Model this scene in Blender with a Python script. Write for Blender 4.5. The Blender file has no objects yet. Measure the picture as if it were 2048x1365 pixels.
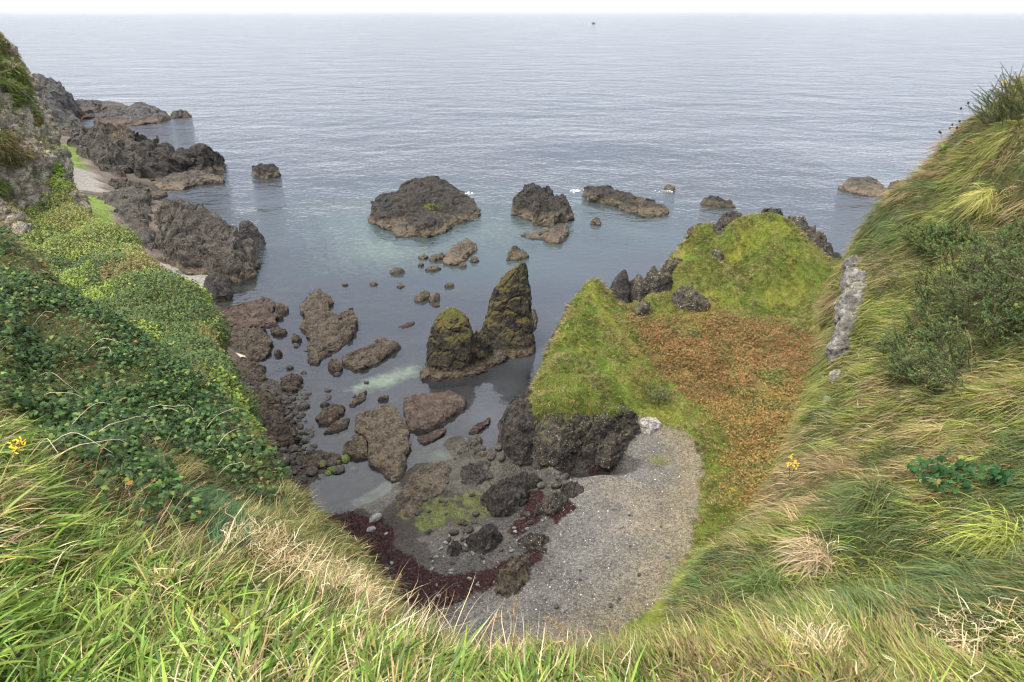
import bpy, math, random
import numpy as np
R = math.radians
# ------------------------------------------------------------------ camera
H_EYE, F = 30.0, 1365.333
PITCH = math.atan((682.5 - 20.0) / F)
sc = bpy.context.scene
cd = bpy.data.cameras.new("camera"); cam = bpy.data.objects.new("camera", cd)
sc.collection.objects.link(cam)
cam.location = (0, 0, H_EYE); cam.rotation_euler = (math.pi / 2 - PITCH, 0, 0)
cd.sensor_width = 36; cd.lens = 24; cd.clip_start = 0.05; cd.clip_end = 60000
cd.dof.use_dof = True; cd.dof.focus_distance = 40; cd.dof.aperture_fstop = 9
sc.camera = cam
# ------------------------------------------------------------------ world, sun, exposure
SUN_EL, SUN_AZ = R(64), R(-125)           # azimuth measured from +Y towards +X
w = bpy.data.worlds.new("World"); sc.world = w; w.use_nodes = True
nt = w.node_tree; nt.nodes.clear()
def N(tree, typ, **kw):
    n = tree.nodes.new(typ)
    for k, v in kw.items():
        if k == 'inp':
            for kk, vv in v.items(): n.inputs[kk].default_value = vv
        else: setattr(n, k, v)
    return n
out = N(nt, 'ShaderNodeOutputWorld')
sky = N(nt, 'ShaderNodeTexSky'); sky.sky_type = 'NISHITA'; sky.sun_disc = False
sky.sun_elevation = SUN_EL; sky.sun_rotation = SUN_AZ; sky.dust_density = 4.0
bg1 = N(nt, 'ShaderNodeBackground', inp={'Strength': 0.05})
nt.links.new(sky.outputs[0], bg1.inputs[0])
tc = N(nt, 'ShaderNodeTexCoord'); sp = N(nt, 'ShaderNodeSeparateXYZ')
nt.links.new(tc.outputs['Generated'], sp.inputs[0])
cr = N(nt, 'ShaderNodeValToRGB'); nt.links.new(sp.outputs['Z'], cr.inputs[0])   # overcast cloud deck, brighter overhead
e = cr.color_ramp.elements
e[0].position = 0.0; e[0].color = (0.60, 0.61, 0.63, 1)
e[1].position = 1.0; e[1].color = (1.1, 1.08, 1.05, 1)
for pos, c_ in ((.012, (.46, .48, .52)), (.05, (.132, .15, .183)), (.2, (.112, .13, .162)), (.4, (.27, .29, .37)), (.62, (.85, .84, .86))):
    q_ = e.new(pos); q_.color = c_ + (1,)
nz = N(nt, 'ShaderNodeTexNoise', inp={'Scale': 3.0, 'Detail': 4.0}); nt.links.new(tc.outputs['Generated'], nz.inputs[0])
mr = N(nt, 'ShaderNodeMapRange', inp={'To Min': 0.8, 'To Max': 1.2}); nt.links.new(nz.outputs[0], mr.inputs[0])
bg2 = N(nt, 'ShaderNodeBackground'); nt.links.new(cr.outputs[0], bg2.inputs[0]); nt.links.new(mr.outputs[0], bg2.inputs[1])
ad = N(nt, 'ShaderNodeAddShader'); nt.links.new(bg1.outputs[0], ad.inputs[0]); nt.links.new(bg2.outputs[0], ad.inputs[1])
nt.links.new(ad.outputs[0], out.inputs[0])
sl = bpy.data.lights.new("sun", 'SUN'); sl.energy = 3.2; sl.angle = R(42); sl.color = (1, .95, .88)
so = bpy.data.objects.new("sun", sl); sc.collection.objects.link(so)
so.rotation_euler = (math.pi / 2 - SUN_EL, 0, math.pi - SUN_AZ)
sc.view_settings.view_transform = 'Standard'; sc.view_settings.look = 'None'
sc.view_settings.gamma = 1; sc.view_settings.exposure = 1.3
sc.cycles.use_denoising = True; sc.cycles.sample_clamp_direct = 6; sc.cycles.sample_clamp_indirect = 4; sc.cycles.filter_width = 1.2
sc.cycles.max_bounces = 6; sc.cycles.transparent_max_bounces = 12
# ------------------------------------------------------------------ picture point -> place
CP, SP = math.cos(PITCH), math.sin(PITCH)
def ray(px, py):
    px = np.asarray(px, float); py = np.asarray(py, float)
    dx = (px - 1024) / F; dy = (682.5 - py) / F
    return np.stack([dx, CP + dy * SP, -SP + dy * CP], -1)
def at_z(px, py, z=0.0):
    d = ray(px, py); t = (np.asarray(z, float) - H_EYE) / d[..., 2]
    return d * t[..., None] + np.array([0, 0, H_EYE])
def at_d(px, py, d):
    return ray(px, py) * np.asarray(d, float)[..., None] + np.array([0, 0, H_EYE])
def at_y(px, py, y):
    d = ray(px, py); return d * (y / d[..., 1])[..., None] + np.array([0, 0, H_EYE])
def project(P):
    q = P - np.array([0, 0, H_EYE]); dep = q[..., 1] * CP - q[..., 2] * SP; up = q[..., 1] * SP + q[..., 2] * CP
    dep = np.where(dep > .05, dep, np.nan)
    return 1024 + F * q[..., 0] / dep, 682.5 - F * up / dep, dep
# ------------------------------------------------------------------ noise
rng = np.random.default_rng(7); random.seed(7)
def hsh(ix, iy, iz, seed=0):
    with np.errstate(over='ignore'):
        h = (ix.astype(np.int64) * 374761393 + iy.astype(np.int64) * 668265263 + iz.astype(np.int64) * 2147483647 + seed * 974634777) & 0xFFFFFFFF
        h = ((h ^ (h >> 13)) * 1274126177) & 0xFFFFFFFF
        h = ((h ^ (h >> 16)) * 2246822519) & 0xFFFFFFFF
        h = h ^ (h >> 15)
    return (h & 0xFFFFFF) / float(0xFFFFFF)
def vnoise(P, seed=0):
    f = np.floor(P); t = P - f; t = t * t * t * (t * (t * 6 - 15) + 10); i = f.astype(np.int64); r = 0
    for a in (0, 1):
        wx = t[..., 0] if a else 1 - t[..., 0]
        for b in (0, 1):
            wy = t[..., 1] if b else 1 - t[..., 1]
            for c in (0, 1):
                wz = t[..., 2] if c else 1 - t[..., 2]
                r = r + wx * wy * wz * hsh(i[..., 0] + a, i[..., 1] + b, i[..., 2] + c, seed)
    return r * 2 - 1
def fbm(P, scale=1.0, octv=4, seed=0, gain=.5, ridged=False):
    P = np.asarray(P, float) * scale; a, s, r = 1.0, 0.0, 0
    for k in range(octv):
        v = vnoise(P + 17.3 * k, seed + k)
        if ridged: v = 1 - 2 * np.abs(v)
        r = r + a * v; s += a; a *= gain; P = P * 2.03
    return r / s
def worley(P, scale=1.0, seed=0):
    P = np.asarray(P, float) * scale; f = np.floor(P); i = f.astype(np.int64); t = P - f
    d1 = np.full(P.shape[:-1], 9.0); d2 = d1.copy()
    for a in (-1, 0, 1):
        for b in (-1, 0, 1):
            for c in (-1, 0, 1):
                x, y, z = i[..., 0] + a, i[..., 1] + b, i[..., 2] + c
                d = np.sqrt((a + hsh(x, y, z, seed) - t[..., 0])**2 + (b + hsh(x, y, z, seed + 1) - t[..., 1])**2 + (c + hsh(x, y, z, seed + 2) - t[..., 2])**2)
                d2 = np.where(d < d1, d1, np.minimum(d2, d)); d1 = np.minimum(d1, d)
    return d1, d2
def xyz(x, y, z=0): 
    x, y, z = np.broadcast_arrays(np.asarray(x, float), y, z); return np.stack([x, y, z], -1)
def smooth(a, b, x): 
    t = np.clip((x - a) / (b - a), 0, 1); return t * t * (3 - 2 * t)
def inpoly(x, y, poly):
    poly = np.asarray(poly, float); r = np.zeros(np.shape(x), bool); j = len(poly) - 1
    for i in range(len(poly)):
        xi, yi = poly[i][:2]; xj, yj = poly[j][:2]
        with np.errstate(divide='ignore', invalid='ignore'):
            r ^= ((yi > y) != (yj > y)) & (x < (xj - xi) * (y - yi) / (yj - yi) + xi)
        j = i
    return r
# ------------------------------------------------------------------ mesh and object helpers
def tag(o, label=None, cat=None, group=None, kind=None):
    for k, v in (('label', label), ('category', cat), ('group', group), ('kind', kind)):
        if v: o[k] = v
    return o
def mesh(name, V, Fs, mats, cols=None, parent=None, smooth_=True, fmat=None):
    V = np.asarray(V, np.float32); Fs = np.asarray(Fs, np.int32)
    me = bpy.data.meshes.new(name); n, k = Fs.shape
    me.vertices.add(len(V)); me.vertices.foreach_set('co', V.ravel())
    me.loops.add(n * k); me.loops.foreach_set('vertex_index', Fs.ravel())
    me.polygons.add(n); me.polygons.foreach_set('loop_start', np.arange(0, n * k, k, dtype=np.int32))
    me.polygons.foreach_set('use_smooth', np.full(n, bool(smooth_)))
    for m in (mats if isinstance(mats, (list, tuple)) else [mats]): me.materials.append(m)
    if fmat is not None: me.polygons.foreach_set('material_index', np.asarray(fmat, np.int32))
    if cols is not None:
        ca = np.ones((len(V), 4), np.float32); ca[:, :np.shape(cols)[1]] = cols
        at = me.color_attributes.new('Col', 'FLOAT_COLOR', 'POINT'); at.data.foreach_set('color', ca.ravel())
    me.update(calc_edges=True)
    o = bpy.data.objects.new(name, me); sc.collection.objects.link(o)
    if parent: o.parent = parent
    return o
def grid_faces(nu, nv, wrap=False):
    i = np.arange(nu - 1)[:, None]; nj = nv if wrap else nv - 1; j = np.arange(nj)[None, :]; j2 = (j + 1) % nv
    return np.stack([i * nv + j, i * nv + j2, (i + 1) * nv + j2, (i + 1) * nv + j], -1).reshape(-1, 4)
def empty(name, loc=(0, 0, 0)):
    o = bpy.data.objects.new(name, None); sc.collection.objects.link(o); o.location = loc; return o
def copy_tree(o, parent=None):
    c = o.copy(); sc.collection.objects.link(c)
    if parent: c.parent = parent
    for ch in o.children: copy_tree(ch, c)
    return c
def cr_spline(C, k):
    """Catmull-Rom along axis 0, k steps a span"""
    n = len(C); Pm = np.concatenate([2 * C[:1] - C[1:2], C, 2 * C[-1:] - C[-2:-1]]); outp = []
    for i in range(n - 1):
        p0, p1, p2, p3 = Pm[i:i + 4]
        for s in np.arange(k) / k:
            outp.append(.5 * (2 * p1 + (p2 - p0) * s + (2 * p0 - 5 * p1 + 4 * p2 - p3) * s**2 + (3 * p1 - p0 - 3 * p2 + p3) * s**3))
    outp.append(C[-1]); return np.array(outp)
def patch(C, ku, kv):
    S = cr_spline(C, ku); return cr_spline(S.transpose(1, 0, 2), kv).transpose(1, 0, 2)
def normals(S):
    du = np.gradient(S, axis=0); dv = np.gradient(S, axis=1); n = np.cross(du, dv)
    return n / (np.linalg.norm(n, axis=-1, keepdims=True) + 1e-9)
def unit(v): return v / (np.linalg.norm(v, axis=-1, keepdims=True) + 1e-9)
# ------------------------------------------------------------------ materials
def new_mat(name):
    m = bpy.data.materials.new(name); m.use_nodes = True; t = m.node_tree; t.nodes.clear(); return m, t
def lk(t, a, b): t.links.new(a, b)
def math_n(t, op, a, b=None, clamp=False):
    n = t.nodes.new('ShaderNodeMath'); n.operation = op; n.use_clamp = clamp
    for i, v in enumerate((a, b)):
        if v is None: continue
        if isinstance(v, (int, float)): n.inputs[i].default_value = v
        else: lk(t, v, n.inputs[i])
    return n.outputs[0]
def noise_n(t, co, scale, detail=4, rough=.6, dist=0):
    n = N(t, 'ShaderNodeTexNoise', inp={'Scale': scale, 'Detail': detail, 'Roughness': rough, 'Distortion': dist}); lk(t, co, n.inputs['Vector']); return n.outputs['Fac']
def ramp_n(t, fac, a, b):
    n = N(t, 'ShaderNodeMapRange', inp={'From Min': a, 'From Max': b}); lk(t, fac, n.inputs[0]); return n.outputs[0]
def mix_n(t, fac, a, b):
    n = N(t, 'ShaderNodeMix', data_type='RGBA')
    for s, v in ((n.inputs[0], fac), (n.inputs[6], a), (n.inputs[7], b)):
        if isinstance(v, (tuple, list)): s.default_value = tuple(v) + (1,) * (4 - len(v))
        elif isinstance(v, (int, float)): s.default_value = v
        else: lk(t, v, s)
    return n.outputs[2]
def principled(t, col, rough=.85, spec=.25, bump=None, bd=.05, bs=1.0):
    p = N(t, 'ShaderNodeBsdfPrincipled'); o = N(t, 'ShaderNodeOutputMaterial'); lk(t, p.outputs[0], o.inputs[0])
    for s, v in ((p.inputs['Base Color'], col), (p.inputs['Roughness'], rough)):
        if isinstance(v, (tuple, list)): s.default_value = tuple(v) + (1,) * (4 - len(v))
        elif isinstance(v, (int, float)): s.default_value = v
        else: lk(t, v, s)
    p.inputs['Specular IOR Level'].default_value = spec
    if bump is not None:
        b = N(t, 'ShaderNodeBump', inp={'Strength': bs, 'Distance': bd}); lk(t, bump, b.inputs['Height']); lk(t, b.outputs[0], p.inputs['Normal'])
    return p
def rock_mat(name, dark, mid, lichen=.0, lcol=(.5, .48, .44), band=(.15, .115, .075), bandz=.8, moss=0.0, mcol=(.075, .085, .02), weed=0.0, s=1.0, rim=0.0):
    """weathered rock: dark basalt and brown, lichen flecks, barnacle band above the water line, moss on flat tops, red weed"""
    m, t = new_mat(name); g = N(t, 'ShaderNodeNewGeometry'); co = g.outputs['Position']
    sx = N(t, 'ShaderNodeSeparateXYZ'); lk(t, co, sx.inputs[0]); z = sx.outputs[2]
    sn = N(t, 'ShaderNodeSeparateXYZ'); lk(t, g.outputs['Normal'], sn.inputs[0])
    n1 = noise_n(t, co, .8 * s, 10, .74); n2 = noise_n(t, co, 4.0 * s, 6, .8); n3 = noise_n(t, co, .25 * s, 3)
    c = mix_n(t, ramp_n(t, n1, .40, .60), dark, mid)
    c = mix_n(t, math_n(t, 'MULTIPLY', ramp_n(t, n2, .52, .68), .8), c, tuple(min(1, 1.9 * v + .02) for v in mid))
    c = mix_n(t, math_n(t, 'MULTIPLY', ramp_n(t, n2, .47, .36), .9), c, tuple(v * .4 for v in dark))
    if bandz > 0:
        zz = math_n(t, 'ADD', z, math_n(t, 'MULTIPLY', math_n(t, 'SUBTRACT', n1, .5), bandz * 1.6))
        fb = math_n(t, 'MULTIPLY', ramp_n(t, zz, bandz, bandz * .7), ramp_n(t, n2, .25, .6))
        c = mix_n(t, fb, c, band)
        fw = ramp_n(t, zz, .22, .05)
        c = mix_n(t, math_n(t, 'MULTIPLY', fw, .85), c, (.012, .01, .009))
    if rim > 0:
        zr = math_n(t, 'ADD', z, math_n(t, 'MULTIPLY', math_n(t, 'SUBTRACT', n2, .5), .5)); c = mix_n(t, math_n(t, 'MULTIPLY', ramp_n(t, zr, rim, rim * .4), .9), c, (.022, .015, .012))
    if weed > 0:
        c = mix_n(t, math_n(t, 'MULTIPLY', ramp_n(t, noise_n(t, co, 1.7, 5), .46, .62), weed), c, (.075, .026, .024))
    if moss > 0:
        fm = math_n(t, 'MULTIPLY', ramp_n(t, math_n(t, 'ADD', sn.outputs[2], math_n(t, 'MULTIPLY', math_n(t, 'SUBTRACT', n1, .5), 1.6)), .75 - .35 * moss, .95 - .35 * moss), ramp_n(t, z, 1.2, 3.0))
        mc = mix_n(t, ramp_n(t, noise_n(t, co, 2.2, 4), .4, .62), mcol, (mcol[0] * 1.6, mcol[1] * 1.25, mcol[2]))
        c = mix_n(t, fm, c, mc)
    if lichen > 0:
        vo = N(t, 'ShaderNodeTexVoronoi', inp={'Scale': 5.5 * s}); lk(t, co, vo.inputs['Vector'])
        v2 = N(t, 'ShaderNodeTexVoronoi', inp={'Scale': 2.3 * s}); lk(t, co, v2.inputs['Vector'])
        vd = math_n(t, 'MINIMUM', vo.outputs['Distance'], math_n(t, 'ADD', v2.outputs['Distance'], .12)); n4 = noise_n(t, co, 9 * s, 4, .8)
        sp_ = math_n(t, 'LESS_THAN', math_n(t, 'ADD', vd, math_n(t, 'MULTIPLY', n4, .6)), .28 + .42 * lichen)
        fl = math_n(t, 'MULTIPLY', math_n(t, 'MULTIPLY', sp_, ramp_n(t, noise_n(t, co, .9 * s, 4, .6), .44, .56)), .85)
        c = mix_n(t, fl, c, lcol)
    hb = math_n(t, 'ADD', math_n(t, 'MULTIPLY', n1, 1.0), math_n(t, 'MULTIPLY', n2, .35))
    wet = N(t, 'ShaderNodeMapRange', inp={'From Min': .1, 'From Max': .5, 'To Min': .35, 'To Max': .9}); lk(t, z, wet.inputs[0])
    principled(t, c, wet.outputs[0] if bandz > 0 else .9, .3, hb, .9 / s, 1.0)
    return m
M = {}
M['basalt'] = rock_mat('basalt', (.008, .0075, .007), (.042, .036, .027), band=(.11, .088, .056), bandz=1.1)
M['far'] = rock_mat('grey_crag', (.022, .022, .022), (.085, .08, .072), bandz=1.4, band=(.10, .065, .045), s=.6)
M['brown'] = rock_mat('brown_outcrop', (.014, .012, .010), (.08, .069, .053), lichen=.36, lcol=(.36, .32, .26), bandz=1.0)
M['speckled'] = rock_mat('lichen_rock', (.022, .019, .016), (.085, .072, .056), lichen=.5, lcol=(.5, .47, .4), bandz=.6, moss=.1)
M['dusk'] = rock_mat('dusky_rock', (.014, .012, .011), (.06, .05, .041), lichen=.22, lcol=(.34, .31, .26), bandz=.5, band=(.06, .048, .034))
M['black'] = rock_mat('black_rock', (.014, .013, .012), (.058, .05, .043), lichen=.2, lcol=(.3, .28, .24), bandz=0)
M['slab'] = rock_mat('reef_slab', (.012, .010, .008), (.088, .070, .046), bandz=.0, weed=.12, s=1.6, rim=.3)
M['redslab'] = rock_mat('red_reef_slab', (.015, .012, .010), (.092, .068, .05), bandz=.0, weed=.3, s=1.6, rim=.3)
M['mossslab'] = rock_mat('mossy_slab', (.022, .018, .013), (.105, .083, .056), bandz=.0, s=1.6, rim=.25)
M['stack'] = rock_mat('stack_rock', (.006, .0056, .005), (.044, .036, .021), bandz=.9, band=(.13, .10, .06), moss=.75, mcol=(.062, .058, .014))
M['boulder'] = rock_mat('wet_boulder', (.018, .016, .014), (.075, .066, .056), bandz=.0, s=2.5)
M['greenb'] = rock_mat('algae_boulder', (.04, .06, .012), (.09, .13, .025), bandz=.0, s=2.5)
M['stone'] = rock_mat('grey_stone', (.10, .10, .10), (.2, .2, .2), bandz=.0, s=3)
M['white'] = rock_mat('white_rock', (.16, .15, .13), (.42, .40, .36), lichen=.3, lcol=(.72, .7, .66), bandz=0, s=1.5)
M['cliff'] = rock_mat('cliff_rock', (.19, .16, .12), (.55, .48, .385), lichen=.4, lcol=(.5, .48, .44), bandz=0, s=.75)
def attr_mat(name, rough=.7, spec=.2, trans=0.0, var=.0, gscale=0):
    m, t = new_mat(name); a = N(t, 'ShaderNodeAttribute', attribute_name='Col'); c = a.outputs['Color']
    g = N(t, 'ShaderNodeNewGeometry')
    bump = None
    if gscale:
        n = noise_n(t, g.outputs['Position'], gscale, 5, .7); mr_ = N(t, 'ShaderNodeMapRange', inp={'To Min': 1 - var, 'To Max': 1 + var, 'From Min': .25, 'From Max': .75}); lk(t, n, mr_.inputs[0])
        vm = N(t, 'ShaderNodeVectorMath', operation='SCALE'); lk(t, c, vm.inputs[0]); lk(t, mr_.outputs[0], vm.inputs['Scale']); c = vm.outputs[0]; bump = n
    p = principled(t, c, rough, spec, bump, .3 / max(gscale, 1), 1.0)
    if trans:
        tr = N(t, 'ShaderNodeBsdfTranslucent'); lk(t, c, tr.inputs[0]); mx = N(t, 'ShaderNodeMixShader', inp={0: trans})
        lk(t, p.outputs[0], mx.inputs[1]); lk(t, tr.outputs[0], mx.inputs[2]); o = [n for n in t.nodes if n.type == 'OUTPUT_MATERIAL'][0]; lk(t, mx.outputs[0], o.inputs[0])
    return m
M['blade'] = attr_mat('grass_blade', .55, .2, .2)
M['leaf'] = attr_mat('ivy_leaf', .5, .14, .15)
M['soil'] = attr_mat('turf_soil', .95, .1, 0, .5, 9)
M['turf'] = attr_mat('short_turf', .95, .1, 0, .45, 3.0)
M['seabed'] = attr_mat('sea_bottom', .9, .1, 0, .6, 1.2)
def shingle_mat():
    m, t = new_mat('shingle'); a = N(t, 'ShaderNodeAttribute', attribute_name='Col'); g = N(t, 'ShaderNodeNewGeometry'); co = g.outputs['Position']
    vo = N(t, 'ShaderNodeTexVoronoi', inp={'Scale': 9.0}); lk(t, co, vo.inputs['Vector'])
    v2 = N(t, 'ShaderNodeTexVoronoi', inp={'Scale': 4.0}); lk(t, co, v2.inputs['Vector'])
    s1 = N(t, 'ShaderNodeSeparateColor'); lk(t, vo.outputs['Color'], s1.inputs[0]); s2 = N(t, 'ShaderNodeSeparateColor'); lk(t, v2.outputs['Color'], s2.inputs[0])
    k = math_n(t, 'ADD', math_n(t, 'MULTIPLY', s1.outputs[0], .6), math_n(t, 'MULTIPLY', s2.outputs[0], .3))
    k = math_n(t, 'ADD', k, .55)
    k = math_n(t, 'MULTIPLY', k, ramp_n(t, math_n(t, 'ADD', noise_n(t, co, .6, 5), .35), 0, 1))
    vm = N(t, 'ShaderNodeVectorMath', operation='SCALE'); lk(t, a.outputs['Color'], vm.inputs[0]); lk(t, k, vm.inputs['Scale'])
    h = math_n(t, 'ADD', vo.outputs['Distance'], math_n(t, 'MULTIPLY', v2.outputs['Distance'], 1.5))
    principled(t, vm.outputs[0], .8, .25, h, -.12, 1.0)
    return m
M['shingle'] = shingle_mat()
def flat_mat(name, col, rough=.8, spec=.2):
    m, t = new_mat(name); g = N(t, 'ShaderNodeNewGeometry'); n = noise_n(t, g.outputs['Position'], 30, 3)
    principled(t, mix_n(t, n, tuple(v * .75 for v in col), tuple(v * 1.25 for v in col)), rough, spec); return m
M['foam'] = flat_mat('white_foam', (.75, .78, .8), .9)
M['hull'] = flat_mat('dark_hull', (.03, .03, .035), .5)
M['cabin'] = flat_mat('boat_cabin', (.12, .12, .13), .5)
M['flower'] = flat_mat('yellow_petals', (.65, .42, .02), .7)
M['seed'] = flat_mat('dark_seed_head', (.03, .02, .015), .9)
def water_mat():
    m, t = new_mat('sea_water'); o = N(t, 'ShaderNodeOutputMaterial'); g = N(t, 'ShaderNodeNewGeometry'); co = g.outputs['Position']
    a = N(t, 'ShaderNodeAttribute', attribute_name='Col'); sa = N(t, 'ShaderNodeSeparateColor'); lk(t, a.outputs['Color'], sa.inputs[0])
    op, calm, teal = sa.outputs[0], sa.outputs[1], sa.outputs[2]
    # wind ripples run across the view, swell on top, small chop
    def wv(scale, sx, sy, det, rot=0):
        mp = N(t, 'ShaderNodeMapping', inp={'Scale': (sx, sy, 1), 'Rotation': (0, 0, rot)}); lk(t, co, mp.inputs[0]); return noise_n(t, mp.outputs[0], scale, det, .6, .3)
    h1 = wv(.2, .85, 1, 3, R(10)); h2 = wv(.9, .8, 1, 3, R(-14)); h3 = wv(3.2, .7, 1, 2, R(18)); h0 = wv(.035, .5, 1, 2, R(5))
    amp = N(t, 'ShaderNodeMapRange', inp={'From Min': 0, 'From Max': 1, 'To Min': 1.0, 'To Max': .13}); lk(t, calm, amp.inputs[0])
    h = math_n(t, 'ADD', math_n(t, 'MULTIPLY', h1, .55), math_n(t, 'ADD', math_n(t, 'MULTIPLY', h2, .26), math_n(t, 'MULTIPLY', h3, .03)))
    h = math_n(t, 'MULTIPLY', h, amp.outputs[0])
    hl = wv(.05, .7, 1, 2, R(-6))
    h = math_n(t, 'MULTIPLY', h, ramp_n(t, math_n(t, 'ADD', h0, .3), 0.25, .95))
    h = math_n(t, 'ADD', h, math_n(t, 'MULTIPLY', math_n(t, 'MULTIPLY', hl, 1.1), amp.outputs[0]))
    b = N(t, 'ShaderNodeBump', inp={'Strength': 1.0, 'Distance': 1.0}); lk(t, h, b.inputs['Height'])
    fr = N(t, 'ShaderNodeFresnel', inp={'IOR': 1.45}); lk(t, b.outputs[0], fr.inputs['Normal'])
    gl = N(t, 'ShaderNodeBsdfGlossy', inp={'Roughness': .08, 'Color': (1, 1, 1, 1)}); lk(t, b.outputs[0], gl.inputs['Normal'])
    df = N(t, 'ShaderNodeBsdfDiffuse'); lk(t, mix_n(t, teal, (.030, .032, .036), (.06, .10, .095)), df.inputs[0])
    tr = N(t, 'ShaderNodeBsdfTransparent', inp={'Color': (.80, .88, .86, 1)})
    m1 = N(t, 'ShaderNodeMixShader'); lk(t, op, m1.inputs[0]); lk(t, tr.outputs[0], m1.inputs[1]); lk(t, df.outputs[0], m1.inputs[2])
    m2 = N(t, 'ShaderNodeMixShader'); lk(t, fr.outputs[0], m2.inputs[0]); lk(t, m1.outputs[0], m2.inputs[1]); lk(t, gl.outputs[0], m2.inputs[2])
    lk(t, m2.outputs[0], o.inputs[0]); return m
M['water'] = water_mat()
# ------------------------------------------------------------------ ground: sea bottom, beach, headland, coast (one height function)
ctl = []
def zc(*pts): 
    for px, py, z in pts: ctl.append(at_z(px, py, z))
def wc(*pts):
    for p in pts: ctl.append(np.array(p, float))
# cove floor and beach
zc((650,1025,.0),(740,1012,.05),(790,995,.1),(800,960,0),(850,930,.05),(900,905,0),(950,890,.1),(990,900,.3),(850,860,-.4),(760,920,-.35),(700,960,-.4),(650,980,-.3),
   (700,800,-.6),(600,800,-.1),(560,840,.1),(500,850,.3),(600,930,.25),(560,900,.3),(660,930,.1),(540,760,.05),(480,740,.3),(440,680,.3),(500,660,.05),(570,700,-.3),(640,760,-.5),(620,900,-.05),
   (760,760,-.7),(830,730,-.9),(600,600,-.7),(680,560,-1.2),(750,500,-1.3),(820,490,-1.3),(700,450,-1.6),(640,380,-2.2),(900,420,-1.6),(880,600,-1.4),(800,640,-1.1),(1000,560,-1.6),(1100,520,-1.8),
   (960,800,-.8),(1000,760,-1.2),(1040,700,-1.4),(1100,620,-1.8),(1200,500,-2),(1300,450,-2.3),(1150,450,-2),(1250,380,-2.5),(1450,380,-3),(1650,400,-3),(500,420,-2),(450,340,-2.5),(700,330,-3),
   (920,960,.35),(900,1040,.45),(1000,1000,.5),(960,1100,.8),(1060,1060,.9),(820,1060,.3),(720,1060,.3),(800,1130,.6),(860,1190,.9),(1000,1160,1.1),(1100,1000,.9),(1200,950,1.5),(1290,850,2.1),(1250,880,1.8),(1350,880,2.4),
   (1395,900,2.6),(1395,1000,2.5),(1385,1090,2.4),(1250,1050,1.9),(1200,1150,1.8),(1300,1200,2.3),(1200,1260,2.2),(1050,1260,1.9),(950,1260,1.5),(900,1300,1.6),(1100,930,1.0),(1060,950,.6))
wc((-12,22,1.2),(0,22,2.2),(10,24,3),(20,24,4),(-5,10,2.5),(10,10,4),(30,20,8),(-18,28,1.5),(-20,20,2),(-30,30,3))
# headland: ridge, bracken hollow, knoll
zc((1190,572,7.8),(1215,590,7.5),(1150,600,7.2),(1120,660,6.3),(1085,740,5.4),(1068,800,4.5),(1060,828,3.7),(1160,700,5.9),(1150,770,5.4),(1200,790,5.0),(1130,790,4.95),(1095,795,4.7),(1200,805,4.4),(1130,822,4.35),(1090,825,4.2),(1200,832,3.7),(1255,822,3.1),(1240,740,5.0),(1250,680,5.6),
   (1285,800,3.4),(1230,630,6.8),(1300,720,4.7),(1300,640,5.5),(1300,612,5.8),(1450,640,5.5),(1560,645,5.5),(1640,670,5.6),(1400,720,4.6),(1550,760,4.8),(1650,720,5.4),(1350,780,3.5),(1450,860,3.5),(1560,900,4.4),(1400,850,2.8),(1450,1000,3),(1520,1000,3.8),(1430,1100,2.8),(1600,800,5),
   (1700,900,7),(1620,1050,6),(1500,1200,4.5),(1750,760,8),(1400,600,6),(1500,620,5.6),(1600,645,5.4),(1650,600,7),(1700,640,7.5),
   (1455,515,8.0),(1500,548,7.4),(1550,590,6.5),(1600,628,5.5),(1430,520,8.4),(1385,500,7.6),(1540,520,9.2),(1610,565,7.6),(1450,560,7.5),(1490,590,6.6),(1470,468,10.2),(1440,455,9.8),(1540,440,10.9),(1590,470,9.6),(1630,510,8.2),(1660,540,6.8),(1690,545,5.5),(1340,540,6.8),(1290,592,6.3),(1375,480,7.8),(1410,455,9.2))
def off(px, py, z, dx, dy, z2): 
    p = at_z(px, py, z); ctl.append(np.array([p[0] + dx, p[1] + dy, z2]))
for px, py, z in ((1190,572,7.8),(1150,600,7.2),(1120,660,6.3),(1085,740,5.4),(1068,800,4.5),(1060,828,3.7)):
    off(px, py, z, -1.7, .6, 1.5); off(px, py, z, -3.2, 1.0, -1.5)
for px, py, z in ((1215,590,7.5),(1290,592,6.3)): off(px, py, z, -.6, 3.0, 1.0); off(px, py, z, -1, 6, -1.8)
for px, py, z in ((1340,540,6.8),(1375,480,7.8),(1410,455,9.2)): off(px, py, z, -2.0, 1.8, 2); off(px, py, z, -4, 3.5, -2)
for px, py, z in ((1440,455,9.8),(1540,440,10.9)): off(px, py, z, -.5, 3.0, 6); off(px, py, z, -1, 7, -1.5)
for px, py, z in ((1590,470,9.6),(1630,510,8.2),(1660,540,6.8),(1690,545,5.5)): off(px, py, z, 2.2, 2.2, 3.2); off(px, py, z, 4.5, 5, -1.5)
wc((60,70,-2),(60,50,6),(60,30,12),(40,40,8),(70,90,-4),(40,110,-4),(0,130,-4),(-40,160,-4),(-70,220,-5),(0,250,-6),(80,250,-6),(120,120,-5))
for px, py, z in ((1130,822,4.35),(1090,825,4.2),(1200,832,3.7)):
    off(px, py, z, .05, -.75, 1.0)
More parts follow.
